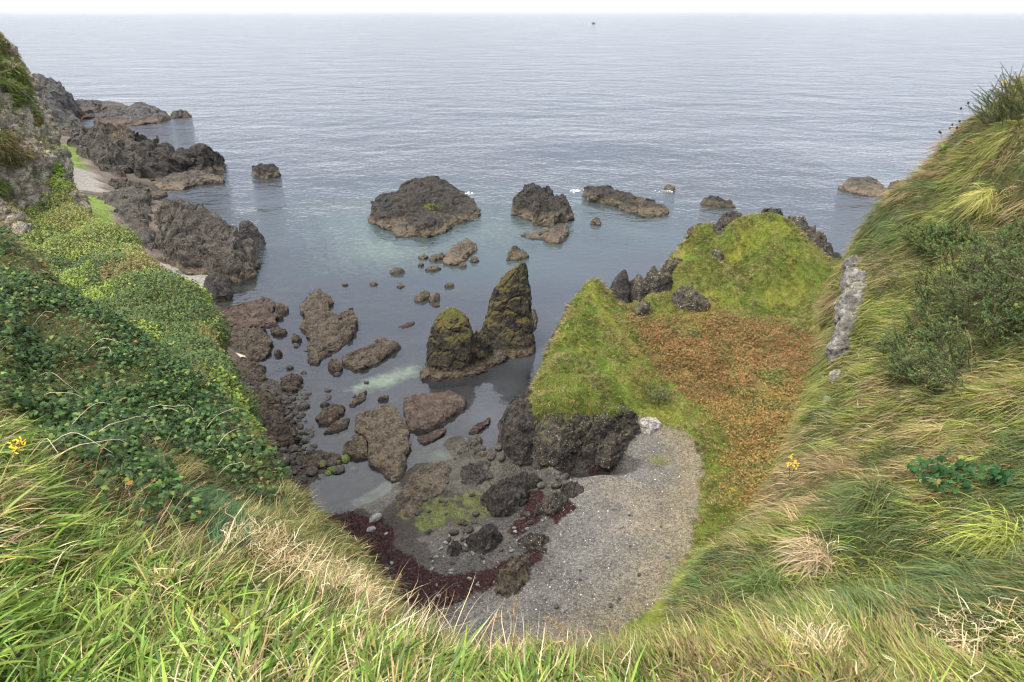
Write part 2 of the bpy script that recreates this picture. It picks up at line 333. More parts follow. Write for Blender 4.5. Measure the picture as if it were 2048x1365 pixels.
# left coast
zc((130,300,4),(150,330,3.4),(160,370,2.6),(175,400,3),(210,430,3),(230,470,2.6),(300,530,.8),(350,550,.35),(400,562,.15),(430,610,0),(455,600,-.2),(480,600,-.4),(300,400,2),(400,450,1.2),(480,520,0),(530,500,-1.2),(540,440,-1.6),
   (260,300,2),(350,340,1),(440,350,-1),(300,390,.0),(330,400,-.5),(110,215,-1),(160,240,-.6),(180,255,-.8),(180,230,-.8),(300,250,-1.2),(60,245,1),(120,270,1.5),(150,280,2),(60,300,8),(80,400,8),(130,480,8),(220,540,4),(300,620,4),(380,680,4),(100,600,10),(250,700,8),(420,740,2.0),(440,800,2),(380,900,4))
ctl = np.array(ctl); CX = ctl[:, :2]; CC = 1.3
D0 = np.sqrt(((CX[:, None] - CX[None]) ** 2).sum(-1) + CC * CC)
zm = -1.5
W = np.linalg.solve(D0 - np.eye(len(ctl)) * .03, ctl[:, 2] - zm)
def ground_z(x, y, detail=True):
    x = np.asarray(x, float); y = np.asarray(y, float); sh = x.shape; x = x.ravel(); y = y.ravel(); z = np.empty(len(x))
    for i in range(0, len(x), 40000):
        z[i:i + 40000] = np.sqrt((x[i:i + 40000, None] - CX[None, :, 0]) ** 2 + (y[i:i + 40000, None] - CX[None, :, 1]) ** 2 + CC * CC) @ W + zm
    z = np.clip(z, -6, 16)
    if detail:
        P = xyz(x, y, 0)
        a = smooth(1.5, 4, z)
        cst = smooth(-24, -34, x) * smooth(-1.5, .5, z); z = z + cst * (.55 * fbm(P, .22, 5, 15, .6, True) - .3)
        z = z + .07 * fbm(P, .8, 4, 3) + a * (.35 * fbm(P, .35, 4, 5) + .22 * fbm(P, 1.3, 4, 9))
    return z.reshape(sh)
def nonuni(breaks):
    o = []
    for a, b, s in breaks: o.append(np.arange(a, b, s))
    return np.concatenate(o)
gx = nonuni([(-170, -60, 2), (-60, -28, .6), (-28, 42, .2), (42, 80, 2)])
gy = nonuni([(4, 24, 1.0), (24, 80, .2), (80, 125, .5), (125, 260, 2)])
GX, GY = np.meshgrid(gx, gy, indexing='ij'); GZ = ground_z(GX, GY)
def zpoly(pts):
    p = np.array(pts, float); return at_z(p[:, 0], p[:, 1], p[:, 2] if p.shape[1] > 2 else 0)[:, :2]
HEAD = np.concatenate([zpoly([(1000,900,0),(1030,850,2),(1085,740,2),(1120,660,2),(1180,560,3),(1300,560,3),(1370,440,4),(1450,400,6),(1560,400,8),(1700,540,3),(1900,560,3)]), [[60, 30]], zpoly([(1500,1300,3),(1240,1330,2.6),(1250,1255,2.3),(1330,1190,2.3),(1388,1100,2.4),(1400,1010,2.5),(1406,910,2.6),(1370,865,2.4),(1290,838,2.3),(1270,850,2.6),(1180,915,1.2),(1090,945,.8)])])
BRACK = zpoly([(1255,640,6),(1330,628,6),(1430,628,5.8),(1560,645,5.5),(1660,675,5.6),(1760,720,7),(1700,900,6),(1570,930,4.4),(1560,1000,4),(1530,1060,3.8),(1490,1040,3.2),(1462,960,3),(1450,880,3),(1405,800,3.6),(1330,740,4.5),(1290,690,5.8)])
BRACK2 = zpoly([(1215,610,8),(1250,640,7),(1310,700,5.6),(1390,770,3.6),(1290,810,3.2),(1240,790,5.8),(1255,720,6.2)])
WEED = [zpoly(p) for p in ([(640,1022,.1),(700,1020,.1),(780,1055,.3),(790,1090,.4),(830,1125,.6),(900,1150,.9),(960,1146,.9),(1010,1120,1),(1075,1100,1),(1090,1122,1.1),(1010,1155,1.2),(965,1185,1.3),(880,1215,1.2),(820,1215,1),(740,1150,.7),(640,1080,.3)],
   [(1060,985,.7),(1088,990,.7),(1095,1010,.8),(1075,1050,.9),(1035,1075,.9),(1020,1065,.9),(1045,1020,.8)], [(1095,1030,.9),(1145,1005,1.1),(1150,1025,1.1),(1110,1055,1)], [(1120,950,.9),(1150,940,1),(1145,965,1),(1120,980,.9)], [(1180,905,1.3),(1195,905,1.4),(1212,945,1.4),(1200,948,1.4)])]
MOSS = [zpoly(p) for p in ([(790,1020,.3),(800,985,.3),(850,985,.3),(900,995,.4),(950,980,.4),(985,1010,.5),(960,1045,.6),(900,1050,.5),(850,1060,.4),(800,1045,.3)],)]
DARK = [zpoly(p) for p in ([(845,905,.1),(920,885,.1),(1005,875,.2),(1015,960,.5),(990,1000,.5),(930,985,.4),(900,990,.3),(870,950,.2)], [(990,930,.4),(1080,945,.8),(1130,960,1),(1100,1000,.9),(1010,980,.6)])]
PALE = [zpoly(p) for p in ([(700,1000,-.1),(740,980,-.1),(790,955,-.1),(800,985,.2),(780,1010,.2),(740,1025,.2)], [(860,1100,.6),(930,1120,.8),(1010,1090,.9),(1060,1040,.8),(1000,1060,.7),(900,1050,.5),(830,1070,.5)])]
SAND = [zpoly(p) for p in ([(700,778,-.7),(745,758,-.7),(800,742,-.8),(838,730,-.8),(828,748,-.8),(780,770,-.7),(730,782,-.6)], [(640,385,-2),(740,415,-1.6),(750,470,-1.5),(880,478,-1.5),(905,492,-1.3),(850,512,-1.3),(770,528,-1.2),(705,532,-1.2),(690,480,-1.4)], [(385,543,.2),(425,545,.1),(415,578,.1),(372,572,.2)], [(470,712,.3),(500,712,.2),(490,722,.3)], [(950,440,-1.8),(1030,440,-1.8),(1020,480,-1.6),(960,490,-1.5)])]
CGRASS = [zpoly(p) for p in ([(120,280,4),(150,285,4),(168,345,3),(130,345,3)], [(140,395,3),(180,385,3),(215,385,3),(222,430,3),(240,490,2.5),(200,500,3),(150,430,3)])]
CGRAV = [zpoly(p) for p in ([(128,335,3),(200,355,2.6),(205,378,2.5),(130,380,3)], [(285,515,1),(330,525,.6),(420,545,.1),(400,590,0),(360,590,.2),(300,560,1)])]
def ground_cols(x, y, z):
    P = xyz(x, y, 0); j = .5 * fbm(P, .9, 4, 21); j2 = .5 * fbm(P, .9, 4, 31); X, Y = x + j, y + j2
    n1 = fbm(P, .5, 4, 41)[..., None]; n2 = fbm(P, 2.0, 3, 43)[..., None]
    col = np.broadcast_to(np.array([.030, .025, .021]), x.shape + (3,)).copy()
    col = col * (1 + .5 * n1)
    L = lambda m, c: np.where(m[..., None], np.array(c), col)
    beach = smooth(.25, .8, z)[..., None]
    wetm = (.45 + .55 * smooth(.95, 1.35, z + .25 * n1[..., 0]))[..., None]; gv = np.array([.105, .098, .086]) * wetm * (1 + .3 * n1) + smooth(1.7, 2.4, z + .3 * n1[..., 0])[..., None] * np.array([.032, .018, -.006])
    col = col * (1 - beach) + gv * beach
    for p in DARK: col = np.where(inpoly(X, Y, p)[..., None], np.array([.052, .048, .038]) * (1 + .5 * n2), col)
    for p in PALE: col = L(inpoly(X, Y, p), (.075, .07, .06))
    for p in MOSS:
        mk = inpoly(X, Y, p) & (n2[..., 0] > -.25); col = np.where(mk[..., None], np.array([.055, .065, .018]) * (1 + .5 * n2), col)
    for p in WEED:
        mk = inpoly(X, Y, p) & (n2[..., 0] > -.55); col = np.where(mk[..., None], np.array([.021, .0062, .006]) * (1 + .6 * n2), col)
    for p, rad in ((SAND[0], .8), (SAND[1], 6.0), (SAND[4], 5.0)):
        mk = sum(inpoly(X + rad * math.cos(a_) * q_, Y + rad * math.sin(a_) * q_, p).astype(float) for q_ in (.5, 1) for a_ in np.arange(8) * .785) / 16
        mk = np.clip(mk * 1.2 + .35 * n2[..., 0] * (mk > 0) * (mk < .95), 0, 1)[..., None] * (.85 if rad < 1 else .75); col = col * (1 - mk) + np.array([.34, .37, .24]) * (1 + .2 * n1) * mk
    for p in SAND[2:4]: col = L(inpoly(x, y, p), (.42, .33, .22))
    coast = (x < -22)
    col = np.where((coast & (z > .6))[..., None], np.array([.07, .058, .047]) * (1 + .5 * n1 + .5 * n2), col)
    for p in CGRAV: col = L(inpoly(X, Y, p), (.15, .14, .125))
    for p in CGRASS: col = np.where(inpoly(X, Y, p)[..., None], np.array([.08, .115, .025]) * (1 + .4 * n2), col)
    hd = inpoly(X, Y, HEAD) & (z > .8)
    gr = np.array([.062, .08, .015]) * (1 + .35 * n1 + .35 * n2) + np.clip(n1, 0, 1) * np.array([.07, .03, .005])
    steep = np.zeros(x.shape)
    col = np.where(hd[..., None], gr, col)
    br = inpoly(X, Y, BRACK) & hd
    col = np.where(br[..., None], np.array([.085, .06, .02]) * (1 + .4 * n2), col)
    return col, hd, br
COL, HD, BR = ground_cols(GX, GY, GZ)
du = np.gradient(GZ, gx, axis=0); dv = np.gradient(GZ, gy, axis=1); SLOPE = np.sqrt(du**2 + dv**2)
rockm = (SLOPE > np.where(GZ > 3.2, 3.0, 1.4) + .5 * fbm(xyz(GX, GY, 0), 1.2, 3, 77)) & (GX > -22)
COL = np.where(rockm[..., None], np.array([.035, .031, .027]) * (1 + .6 * fbm(xyz(GX, GY, GZ), 3, 3, 78)[..., None]), COL)
Gv = np.stack([GX, GY, GZ], -1).reshape(-1, 3); Gf = grid_faces(len(gx), len(gy))[:, ::-1]; fc = Gv[Gf].mean(1)
hdf = (HD.ravel()[Gf].mean(1) > .5) | ((SLOPE.ravel()[Gf].mean(1) > 1.4) & (fc[:, 2] > .5) & (fc[:, 0] > -5)); sea_f = (fc[:, 2] < .02) & ~hdf; coastf = (fc[:, 0] < -22) & ~sea_f; beachf = ~(hdf | sea_f | coastf)
cell_out = fc[:, 2] < -5.6
for nm, msk, mt, lab, cat in (('seabed', sea_f, 'seabed', 'dark weedy sea bottom seen through the shallow water of the cove', 'seabed'), ('beach', beachf, 'shingle', 'grey shingle beach with dark red seaweed at the head of the cove', 'beach'),
                              ('headland', hdf, 'turf', 'green grassy headland with rusty bracken hollow beside the shingle beach', 'headland'), ('shore', coastf, 'turf', 'rocky shore strip with grass and gravel under the grey cliff', 'shore')):
    f = Gf[msk & ~cell_out]; u, inv = np.unique(f, return_inverse=True)
    o = mesh(nm, Gv[u], inv.reshape(f.shape), M[mt], COL.reshape(-1, 3)[u]); tag(o, lab, cat, kind='structure')
# ------------------------------------------------------------------ sea
sx = np.concatenate([-np.geomspace(30000, 131, 30), np.arange(-130, 70, 1.0), np.geomspace(70, 30000, 30)])
sy = np.concatenate([np.arange(24, 140, .8), np.geomspace(140, 40000, 60)])
SX, SY = np.meshgrid(sx, sy, indexing='ij'); SZ = ground_z(np.clip(SX, -160, 78), np.clip(SY, 5, 250), False)
op = 1 - np.exp(np.minimum(SZ, 0) / 1.6); op = np.where(SY > 200, 1, op)
shelter = zpoly([(420,520),(700,470),(1000,440),(1340,450),(1700,560),(1200,1000),(560,1100),(380,800)])
cx, cy = shelter.mean(0); pts = xyz(SX, SY, 0)
dpt = at_z(800, 760, 0); rr = np.hypot((SX - 2) / 1.1, SY - 46)
calm = 1 - smooth(14, 85, rr)
tealp = np.exp(-(((SX + 14) / 30) ** 2 + ((SY - 100) / 28) ** 2)) * .6 + .2 * np.exp(-(((SX - 10) / 40) ** 2 + ((SY - 105) / 25) ** 2))
tealp = np.clip(tealp * (.6 + .6 * fbm(pts, .06, 3, 90)), 0, 1)
o = mesh('sea', np.stack([SX, SY, np.zeros_like(SX)], -1).reshape(-1, 3), grid_faces(len(sx), len(sy))[:, ::-1], M['water'], np.stack([op, calm, tealp], -1).reshape(-1, 3))
tag(o, 'grey blue rippled sea reaching to the horizon with a green shallow patch', 'sea', kind='structure')
# ------------------------------------------------------------------ rocks
def resample(poly, n):
    p = np.vstack([poly, poly[:1]]); s = np.r_[0, np.cumsum(np.linalg.norm(np.diff(p, axis=0), axis=1))]
    q = np.linspace(0, s[-1], n, endpoint=False); return np.stack([np.interp(q, s, p[:, 0]), np.interp(q, s, p[:, 1])], -1)
PROF = {'slab': ([1.04, 1.0, .98, .955, .91, .84, .72, .56, .38, .18, 0.0], [-.9, 0, .36, .58, .74, .86, .93, .97, 1, 1, 1]),
        'dome': ([1.03, 1.0, .97, .93, .86, .76, .62, .46, .3, .14, 0.0], [-.5, 0, .25, .45, .63, .78, .88, .95, .99, 1, 1]),
        'peak': ([1.03, 1.0, .97, .92, .84, .72, .58, .43, .28, .13, 0.0], [-.4, 0, .16, .32, .46, .6, .73, .84, .93, .98, 1])}
ROCKS = []
def rock(name, poly, h, label, mat='basalt', prof='slab', z0=0.0, back=.6, crag=.22, seed=None, cat='rock', group=None, crack=.5, rise=.25, floor=None):
    """poly: the rock's outline; its far side sits behind by its height, so the outline there is lifted to the crest"""
    seed = len(ROCKS) * 13 + 5 if seed is None else seed
    p = np.array(poly, float); wgt = (p[:, 1].max() - p[:, 1]) / max(1, np.ptp(p[:, 1]))
    W3 = at_z(p[:, 0], p[:, 1], z0 + h * back * smooth(.15, .9, wgt)); XY = W3[:, :2]
    dist = np.linalg.norm(W3.mean(0) - np.array([0, 0, H_EYE])); pxm = 2 * dist / F
    size = math.sqrt(np.ptp(XY[:, 0]) * np.ptp(XY[:, 1])); pxs = max(np.ptp(p[:, 0]), np.ptp(p[:, 1]))
    ns = int(np.clip(pxs * 1.5, 40, 280)); nr_ = int(np.clip(pxs / 2.2, 14, 80))
    B = resample(XY, ns); c = B.mean(0)
    rr_, zz_ = PROF[prof]; q = np.linspace(0, 1, nr_) ** .85; k = np.linspace(0, 1, len(rr_))
    rad = np.interp(q, k, rr_); hz = np.interp(q, k, zz_)
    V = np.zeros((nr_, ns, 3)); V[..., :2] = c + rad[:, None, None] * (B - c)[None]
    bk = np.clip((V[..., 1] - B[:, 1].min()) / (np.ptp(B[:, 1]) + 1e-6), 0, 1)
    V[..., 2] = hz[:, None] * h * np.where(hz[:, None] > 0, (1 - rise) + rise * bk * 1.25, 1)
    w0 = max(size / 2.2, 4 * pxm); sc_ = 1 / w0; P = V.copy(); P[..., :2] += seed; P[..., 2] *= 1.5
    up = smooth(0, .4, hz)[:, None]; a = crag * min(h * 1.3, .35 * size)
    d1, d2 = worley(P + .3 * w0 * fbm(P, sc_ * 2, 2, seed)[..., None], sc_ * 1.5, seed)
    e1, e2 = worley(P + .1 * w0, sc_ * 4.2, seed + 50)
    nf = int(np.clip(math.log2(w0 / (2.5 * pxm)) + 1, 2, 6))
    dz = a * 1.5 * fbm(P, sc_ * 1.4, nf, seed, .6, True) + a * .9 * (e1 - .5) - a * crack * 1.8 * np.exp(-(d2 - d1) / .07) - a * crack * .8 * np.exp(-(e2 - e1) / .1)
    dz += min(.5 * a, pxm * 1.6) * fbm(P, 1 / (3.5 * pxm), 2, seed + 3) + min(.4 * a, pxm * 3) * fbm(P, 1 / (9 * pxm), 2, seed + 4)
    V[..., 2] += up * dz
    jit = (min(.06 * size, 1.2 * h) * (crag + .12) * 4.0) * np.minimum(1, rad * 1.4)[:, None]
    V[..., 0] += jit * fbm(P, sc_ * 2.2, nf, seed + 11, .6); V[..., 1] += jit * fbm(P, sc_ * 2.2, nf, seed + 12, .6)
    V[-1] = V[-1].mean(0)
    V[..., 2] += z0
    V[0, :, 2] = -.7 if z0 <= .05 else z0 - .5 * h - .4
    base = np.array([c[0], c[1], z0])
    o = mesh(name, V.reshape(-1, 3) - base, grid_faces(nr_, ns, True), M[mat], smooth_=False); o.location = base
    tag(o, label, cat, group); ROCKS.append(o); return o
def blob(name, px, py, r, z0, label, mat, group, ratio=(1, .8, .6), seed=0, cat='boulder', nu=14, nv=18, rot=0, rough=0.0):
    """rounded boulder, radius r metres"""
    th = np.linspace(0, math.pi, nu)[:, None]; ph = np.linspace(0, 2 * math.pi, nv, endpoint=False)[None]
    D = np.stack([np.sin(th) * np.cos(ph), np.sin(th) * np.sin(ph), np.cos(th) + 0 * ph], -1)
    k = 1 + .28 * fbm(D + seed * 3.1, 1.1, 2, seed) + .1 * fbm(D + seed, 3.5, 3, seed) + rough * (fbm(D + seed, 2.2, 4, seed + 1, .65, True) + .7 * (worley(D + seed, 2.0, seed)[0] - .5))
    V = D * k[..., None] * r * np.array(ratio)
    if px is None: loc = (0, 0, 0)
    else: loc = tuple(at_z(px, py, z0 + r * ratio[2] * .3))
    o = mesh(name, V.reshape(-1, 3), grid_faces(nu, nv, True)[:, ::-1], M[mat]); o.location = loc; o.rotation_euler[2] = rot
    tag(o, label, cat, group); return o
g_isl = 'rocks standing in the sea'
# far left coast
rock('sea_crag', [(58,167),(82,167),(108,168),(132,182),(154,203),(146,227),(135,233),(167,259),(146,265),(97,268),(40,262),(30,210)], 8.5, 'tall grey crag farthest along the coast behind the left cliff', 'far', 'dome', back=.8, crag=.3)
rock('reef', [(130,205),(160,202),(205,202),(245,206),(261,211),(249,217),(211,219),(176,228),(141,235),(125,225)], 1.36, 'long low brown reef running out from the farthest crag', 'far', back=.7)
rock('rock_islet', [(190,237),(199,227),(214,218),(249,216),(275,211),(313,217),(334,227),(341,236),(311,247),(280,252),(234,253),(199,250)], 2.43, 'long grey islet off the far coast with a brown foot', 'far', rise=.55, back=.7, crag=.3)
rock('sea_rock', [(343,234),(352,226),(360,221),(372,225),(384,230),(372,235),(347,238)], 2.2, 'small pointed rock at the seaward end of the long grey islet', 'far', 'peak', back=.7)
rock('headland_rock', [(138,269),(164,268),(187,264),(205,272),(223,262),(243,258),(267,266),(276,282),(300,290),(310,312),(290,340),(262,368),(240,377),(205,372),(199,353),(164,335),(156,312),(126,291)], 5.62, 'lumpy brown outcrop with a rusty yellow top beyond the coastal gravel', 'brown', 'dome', back=.75, crag=.34)
rock('headland_rock', [(270,280),(299,284),(322,297),(351,302),(393,310),(413,306),(436,316),(455,329),(451,337),(428,338),(400,350),(340,362),(272,370),(262,330)], 3.75, 'dark craggy rock spur reaching into the sea from the brown outcrop', 'basalt', 'dome', back=.7, crag=.38)
rock('reef', [(270,366),(330,350),(400,345),(452,359),(439,367),(404,368),(369,380),(322,380),(300,372)], 0.99, 'low brown ledge at the foot of the dark rock spur', 'brown', back=.6, crag=.3)
rock('sea_rock', [(300,388),(318,384),(334,386),(325,396),(305,398)], .7, 'small flat rock in the tide gap between spur and rounded outcrop', 'basalt')
rock('sea_rock', [(504,346),(520,333),(541,331),(562,345),(560,354),(535,358),(510,355)], 1.9, 'lone brown rock in open water beyond the dark spur', 'basalt', 'dome')
rock('rock_slab', [(178,398),(205,380),(232,372),(270,368),(300,384),(303,430),(315,490),(322,527),(290,524),(250,500),(228,470),(222,430)], 3.15, 'pale speckled sloping outcrop on the land side of the long cleft', 'brown', 'dome', back=.7, crag=.16, crack=.3)
rock('rock_slab', [(303,405),(340,403),(375,408),(400,411),(430,418),(455,436),(470,455),(480,480),(512,510),(510,548),(490,562),(470,572),(440,562),(420,547),(380,547),(330,522),(310,470)], 4.80, 'great rounded brown outcrop jointed by clefts above the small gravel cove', 'brown', 'dome', back=.75, crag=.17, crack=.75)
rock('boulder', [(405,566),(414,552),(435,547),(456,558),(465,580),(460,598),(432,604),(408,592)], 2.4, 'big dark rounded boulder in the water next to the pale sand', 'black', 'dome', back=.75, crag=.15, cat='boulder')
rock('rock_pinnacle', [(484,540),(500,528),(511,535),(511,556),(494,562),(483,556)], 1.8, 'short brown block at the seaward foot of the rounded outcrop', 'brown', 'dome')
for q, h, lab, mt in (([(126,268),(150,258),(185,268),(200,280),(180,296),(145,292)], 2.0, 'low grey ledge between the far crag and the lumpy brown outcrop', 'far'), ([(196,372),(240,368),(290,372),(306,388),(280,398),(225,386)], 1.6, 'broken brown ledge between the outcrop and the tide gap', 'brown'),
    ([(120,208),(160,204),(210,206),(215,214),(165,226),(128,230)], 2.0, 'rough grey ledge joining the farthest crag to its reef', 'far'), ([(185,350),(202,345),(210,358),(200,368),(186,364)], .9, 'small brown rock at the seaward edge of the coastal gravel', 'brown'), ([(168,330),(180,322),(192,338),(182,348),(168,344)], 1.0, 'dark rock between the green shore grass and the lumpy outcrop', 'basalt')):
    rock('shore_rock', q, h, lab, mt, 'dome', z0=.3, back=.6, crag=.35)
# left wet platforms
rock('reef_slab', [(423,644),(440,628),(451,615),(490,613),(508,600),(526,595),(544,603),(549,620),(551,651),(528,656),(490,665),(440,662)], 0.62, 'reddish brown wet platform with shallow pools below the left slope', 'redslab', back=.6, crag=.3)
rock('reef_slab', [(426,664),(480,655),(528,658),(545,680),(545,703),(528,718),(510,722),(470,714),(440,700)], 0.56, 'dark brown weedy platform just below the reddish one', 'slab', back=.6, crag=.35)
rock('reef_slab', [(462,722),(500,718),(530,735),(532,760),(510,775),(470,770),(455,745)], 0.56, 'dark mottled slab at the top of the boulder field', 'slab', back=.6, crag=.3)
rock('reef', [(400,600),(430,612),(450,625),(440,640),(405,640),(385,620)], 0.50, 'flat grey brown ledge leading from the sand to the wet platforms', 'slab')
for q, lab in (([(549,614),(562,608),(577,618),(575,628),(552,629)], 'small weedy rock at the corner of the reddish platform'), ([(544,632),(556,626),(567,630),(560,640),(546,638)], 'small flat rock between reddish platform and open water'),
               ([(540,660),(556,655),(576,664),(565,672),(545,671)], 'small dark rock beside the weedy platform'), ([(582,678),(592,672),(604,677),(596,685),(584,684)], 'small tan rock alone left of the forked reef'),
               ([(547,706),(558,700),(565,706),(556,714)], 'tiny rock off the lower edge of the weedy platform')):
    rock('sea_rock', q, .6, lab, 'slab', 'dome', group='small rocks off the platforms')
rock('reef_slab', [(628,581),(640,578),(654,585),(661,608),(667,631),(676,645),(695,668),(690,690),(678,702),(649,718),(646,731),(620,731),(615,690),(623,684),(602,664),(602,610),(612,597)], 0.62, 'long forked brown reef in the middle of the cove water', 'slab', back=.6, crag=.28)
rock('reef_slab', [(672,641),(685,622),(705,620),(715,641),(713,664),(698,688),(682,680),(670,660)], 0.68, 'right hand prong of the forked brown reef', 'slab', back=.6, crag=.28)
rock('sea_rock', [(654,727),(663,719),(677,720),(685,735),(680,746),(664,746)], .8, 'round brown rock between the forked reef and the oblong slab', 'slab', 'dome')
rock('reef_slab', [(682,722),(708,703),(746,687),(764,674),(805,690),(785,706),(754,729),(722,744),(703,742),(686,731)], 0.56, 'oblong brown slab lying left of the sea stacks', 'slab', back=.6, crag=.22)
# inner cove
rock('reef_slab', [(805,799),(832,792),(868,789),(903,783),(935,797),(932,813),(906,833),(876,854),(838,867),(821,864),(812,845),(806,819)], 0.68, 'broad reddish slab in front of the sea stacks', 'redslab', back=.6, crag=.16, crack=.25)
rock('reef_slab', [(712,833),(747,816),(783,808),(797,819),(803,839),(818,857),(819,892),(806,918),(812,936),(808,956),(788,965),(771,956),(762,939),(739,930),(736,912),(736,877),(712,863)], 0.68, 'long brown slab with a green mossy tip left of the reddish slab', 'mossslab', back=.6, crag=.18, crack=.3)
rock('reef_slab', [(686,911),(689,898),(709,871),(733,877),(737,915),(712,920)], 0.56, 'small pale brown slab against the long mossy slab', 'mossslab', back=.6)
rock('reef', [(835,878),(870,863),(894,855),(891,866),(859,887),(844,891)], 0.25, 'thin pinkish sliver of reef below the reddish slab', 'redslab')
rock('reef', [(935,868),(955,850),(982,836),(976,850),(955,869)], 0.31, 'thin pale sliver of reef near the dark headland face', 'redslab')
rock('boulder', [(940,880),(955,870),(966,880),(962,893),(945,893)], 0.52, 'dark boulder under the pale sliver of reef', 'boulder', 'dome', cat='boulder')
rock('boulder', [(945,900),(960,890),(972,897),(966,908),(948,908)], 0.45, 'grey wet boulder in the gap beside the headland face', 'boulder', 'dome', cat='boulder')
rock('boulder', [(950,912),(985,898),(1000,910),(990,925),(955,925)], 0.52, 'greenish flat boulder at the foot of the headland face', 'mossslab', 'dome', cat='boulder')
rock('reef', [(633,834),(650,816),(668,808),(686,810),(689,824),(660,851),(636,855)], 0.31, 'ragged weedy reef left of the long mossy slab', 'slab', crag=.35)
rock('reef', [(648,868),(663,850),(698,836),(695,854),(677,865)], 0.25, 'narrow tan reef under the ragged weedy reef', 'slab')
rock('reef', [(698,813),(715,793),(733,780),(730,798),(706,816)], 0.25, 'narrow dark reef pointing up the cove above the long slab', 'slab')
rock('sea_rock', [(755,802),(765,794),(777,792),(776,801)], .4, 'small dark rock just above the long mossy slab', 'slab', 'dome')
rock('sea_rock', [(640,812),(652,803),(660,808),(650,816)], .3, 'tiny dark rock above the ragged weedy reef', 'slab', 'dome')
rock('reef_slab', [(794,1012),(800,985),(818,953),(847,933),(882,924),(901,936),(902,965),(893,985),(870,1000),(850,1012),(832,1041),(810,1040),(792,1020)], 0.34, 'flat mossy slab with small tide pools at the water edge', 'mossslab', z0=.1, back=.4, crag=.25)
rock('reef_slab', [(921,940),(941,924),(985,922),(987,965),(952,987),(923,972)], 0.56, 'dark square slab between the flat mossy slab and black boulders', 'black', z0=.1, back=.6, crag=.25)
rock('boulder', [(961,1003),(972,985),(990,968),(1017,955),(1045,958),(1058,968),(1055,1000),(1029,1032),(999,1041),(979,1031)], 1.50, 'largest black boulder on the beach with a white speckled shoulder', 'black', 'dome', z0=.4, back=.7, crag=.3, cat='boulder')
rock('boulder', [(1015,962),(1040,948),(1070,952),(1087,968),(1080,982),(1055,985),(1030,978)], 0.90, 'black boulder tucked behind the largest beach boulder', 'black', 'dome', crag=.4, z0=.5, back=.6, cat='boulder')
rock('boulder', [(932,1083),(945,1066),(965,1056),(991,1052),(1008,1071),(1003,1090),(988,1107),(964,1118),(940,1112)], 0.98, 'round black boulder on wet stones below the largest boulder', 'black', 'dome', z0=.6, back=.65, crag=.32, cat='boulder')
rock('boulder', [(894,1103),(905,1087),(918,1084),(927,1095),(920,1112),(902,1118)], 0.68, 'small black boulder left of the round black boulder', 'black', 'dome', crag=.4, z0=.6, back=.65, cat='boulder')
rock('boulder', [(1032,1091),(1045,1075),(1060,1068),(1085,1070),(1099,1083),(1088,1106),(1060,1108),(1040,1100)], 0.83, 'broken black boulder with white flecks beside the shingle', 'speckled', 'dome', z0=.8, back=.6, crag=.35, cat='boulder')
rock('boulder', [(1068,1035),(1075,1015),(1095,995),(1124,990),(1140,1000),(1130,1020),(1108,1037)], 0.75, 'low grey speckled boulder at the edge of the shingle', 'speckled', 'dome', crag=.4, z0=.8, back=.6, cat='boulder')
rock('boulder', [(1120,990),(1126,974),(1150,966),(1168,976),(1168,997),(1145,1008)], 0.75, 'dark boulder highest up the shingle near the headland', 'black', 'dome', crag=.4, z0=1.0, back=.6, cat='boulder')
rock('rock_slab', [(990,1190),(998,1150),(1028,1117),(1056,1122),(1058,1160),(1050,1198),(1015,1207)], .5, 'worn grey brown slab half buried in shingle below the red weed', 'mossslab', z0=1.1, back=.4, crag=.4)
# sea rocks ahead
rock('rock_islet', [(740,410),(759,393),(786,383),(800,368),(820,361),(858,360),(895,361),(919,373),(943,390),(948,422),(943,433),(902,453),(861,474),(824,473),(783,474),(779,462),(748,443),(747,429)], 2.33, 'largest dark islet with a lime green grass patch on top', 'basalt', 'slab', rise=.5, back=.75, crag=.26)
rock('rock_islet', [(1029,412),(1036,393),(1051,380),(1083,383),(1107,392),(1135,404),(1145,422),(1138,439),(1107,457),(1080,451),(1056,439),(1029,429)], 2.06, 'round dark islet with a jagged crest right of the largest islet', 'basalt', 'slab', rise=.55, back=.65, crag=.34)
rock('rock_islet', [(1166,386),(1172,378),(1207,375),(1241,386),(1282,398),(1313,410),(1337,430),(1323,435),(1289,435),(1261,427),(1213,409),(1172,396)], 1.30, 'long dark islet slanting down towards the green knoll', 'basalt', 'slab', rise=.55, back=.6, crag=.3)
rock('sea_rock', [(1402,399),(1428,397),(1455,405),(1472,416),(1448,417),(1408,407)], 1.3, 'low narrow rock in open water above the green knoll', 'basalt', 'dome')
rock('sea_rock', [(1328,373),(1336,371),(1350,379),(1348,384),(1332,380)], .8, 'tiny rock in white foam beyond the long slanting islet', 'basalt', 'dome')
rock('rock_islet', [(1678,372),(1700,357),(1740,358),(1760,366),(1770,382),(1782,391),(1760,395),(1722,391),(1688,379)], 1.19, 'brown islet with pale patches left of the grassy right bank', 'brown', 'slab', rise=.55, back=.6)
rock('sea_rock', [(1776,372),(1795,365),(1825,367),(1830,380),(1800,385)], 1.2, 'small dark rock touching the brown islet by the right bank', 'basalt', 'dome')
rock('reef_slab', [(1087,477),(1104,460),(1125,453),(1138,457),(1135,471),(1118,490),(1095,486)], 0.93, 'brown slab just below the round dark islet', 'brown', back=.6)
rock('reef', [(1039,471),(1060,466),(1090,455),(1100,459),(1075,474),(1085,482),(1062,480)], 0.31, 'thin dark reef curling beside the brown slab', 'basalt')
rock('sea_rock', [(1011,522),(1016,500),(1029,492),(1042,500),(1059,515),(1042,522)], 1.2, 'dark pointed rock behind the tall sea stack', 'basalt', 'peak')
rock('reef_slab', [(885,530),(893,515),(906,495),(940,480),(953,487),(950,498),(933,519),(914,533)], 0.87, 'oblong tan and black rock in front of the largest islet', 'brown', back=.6)
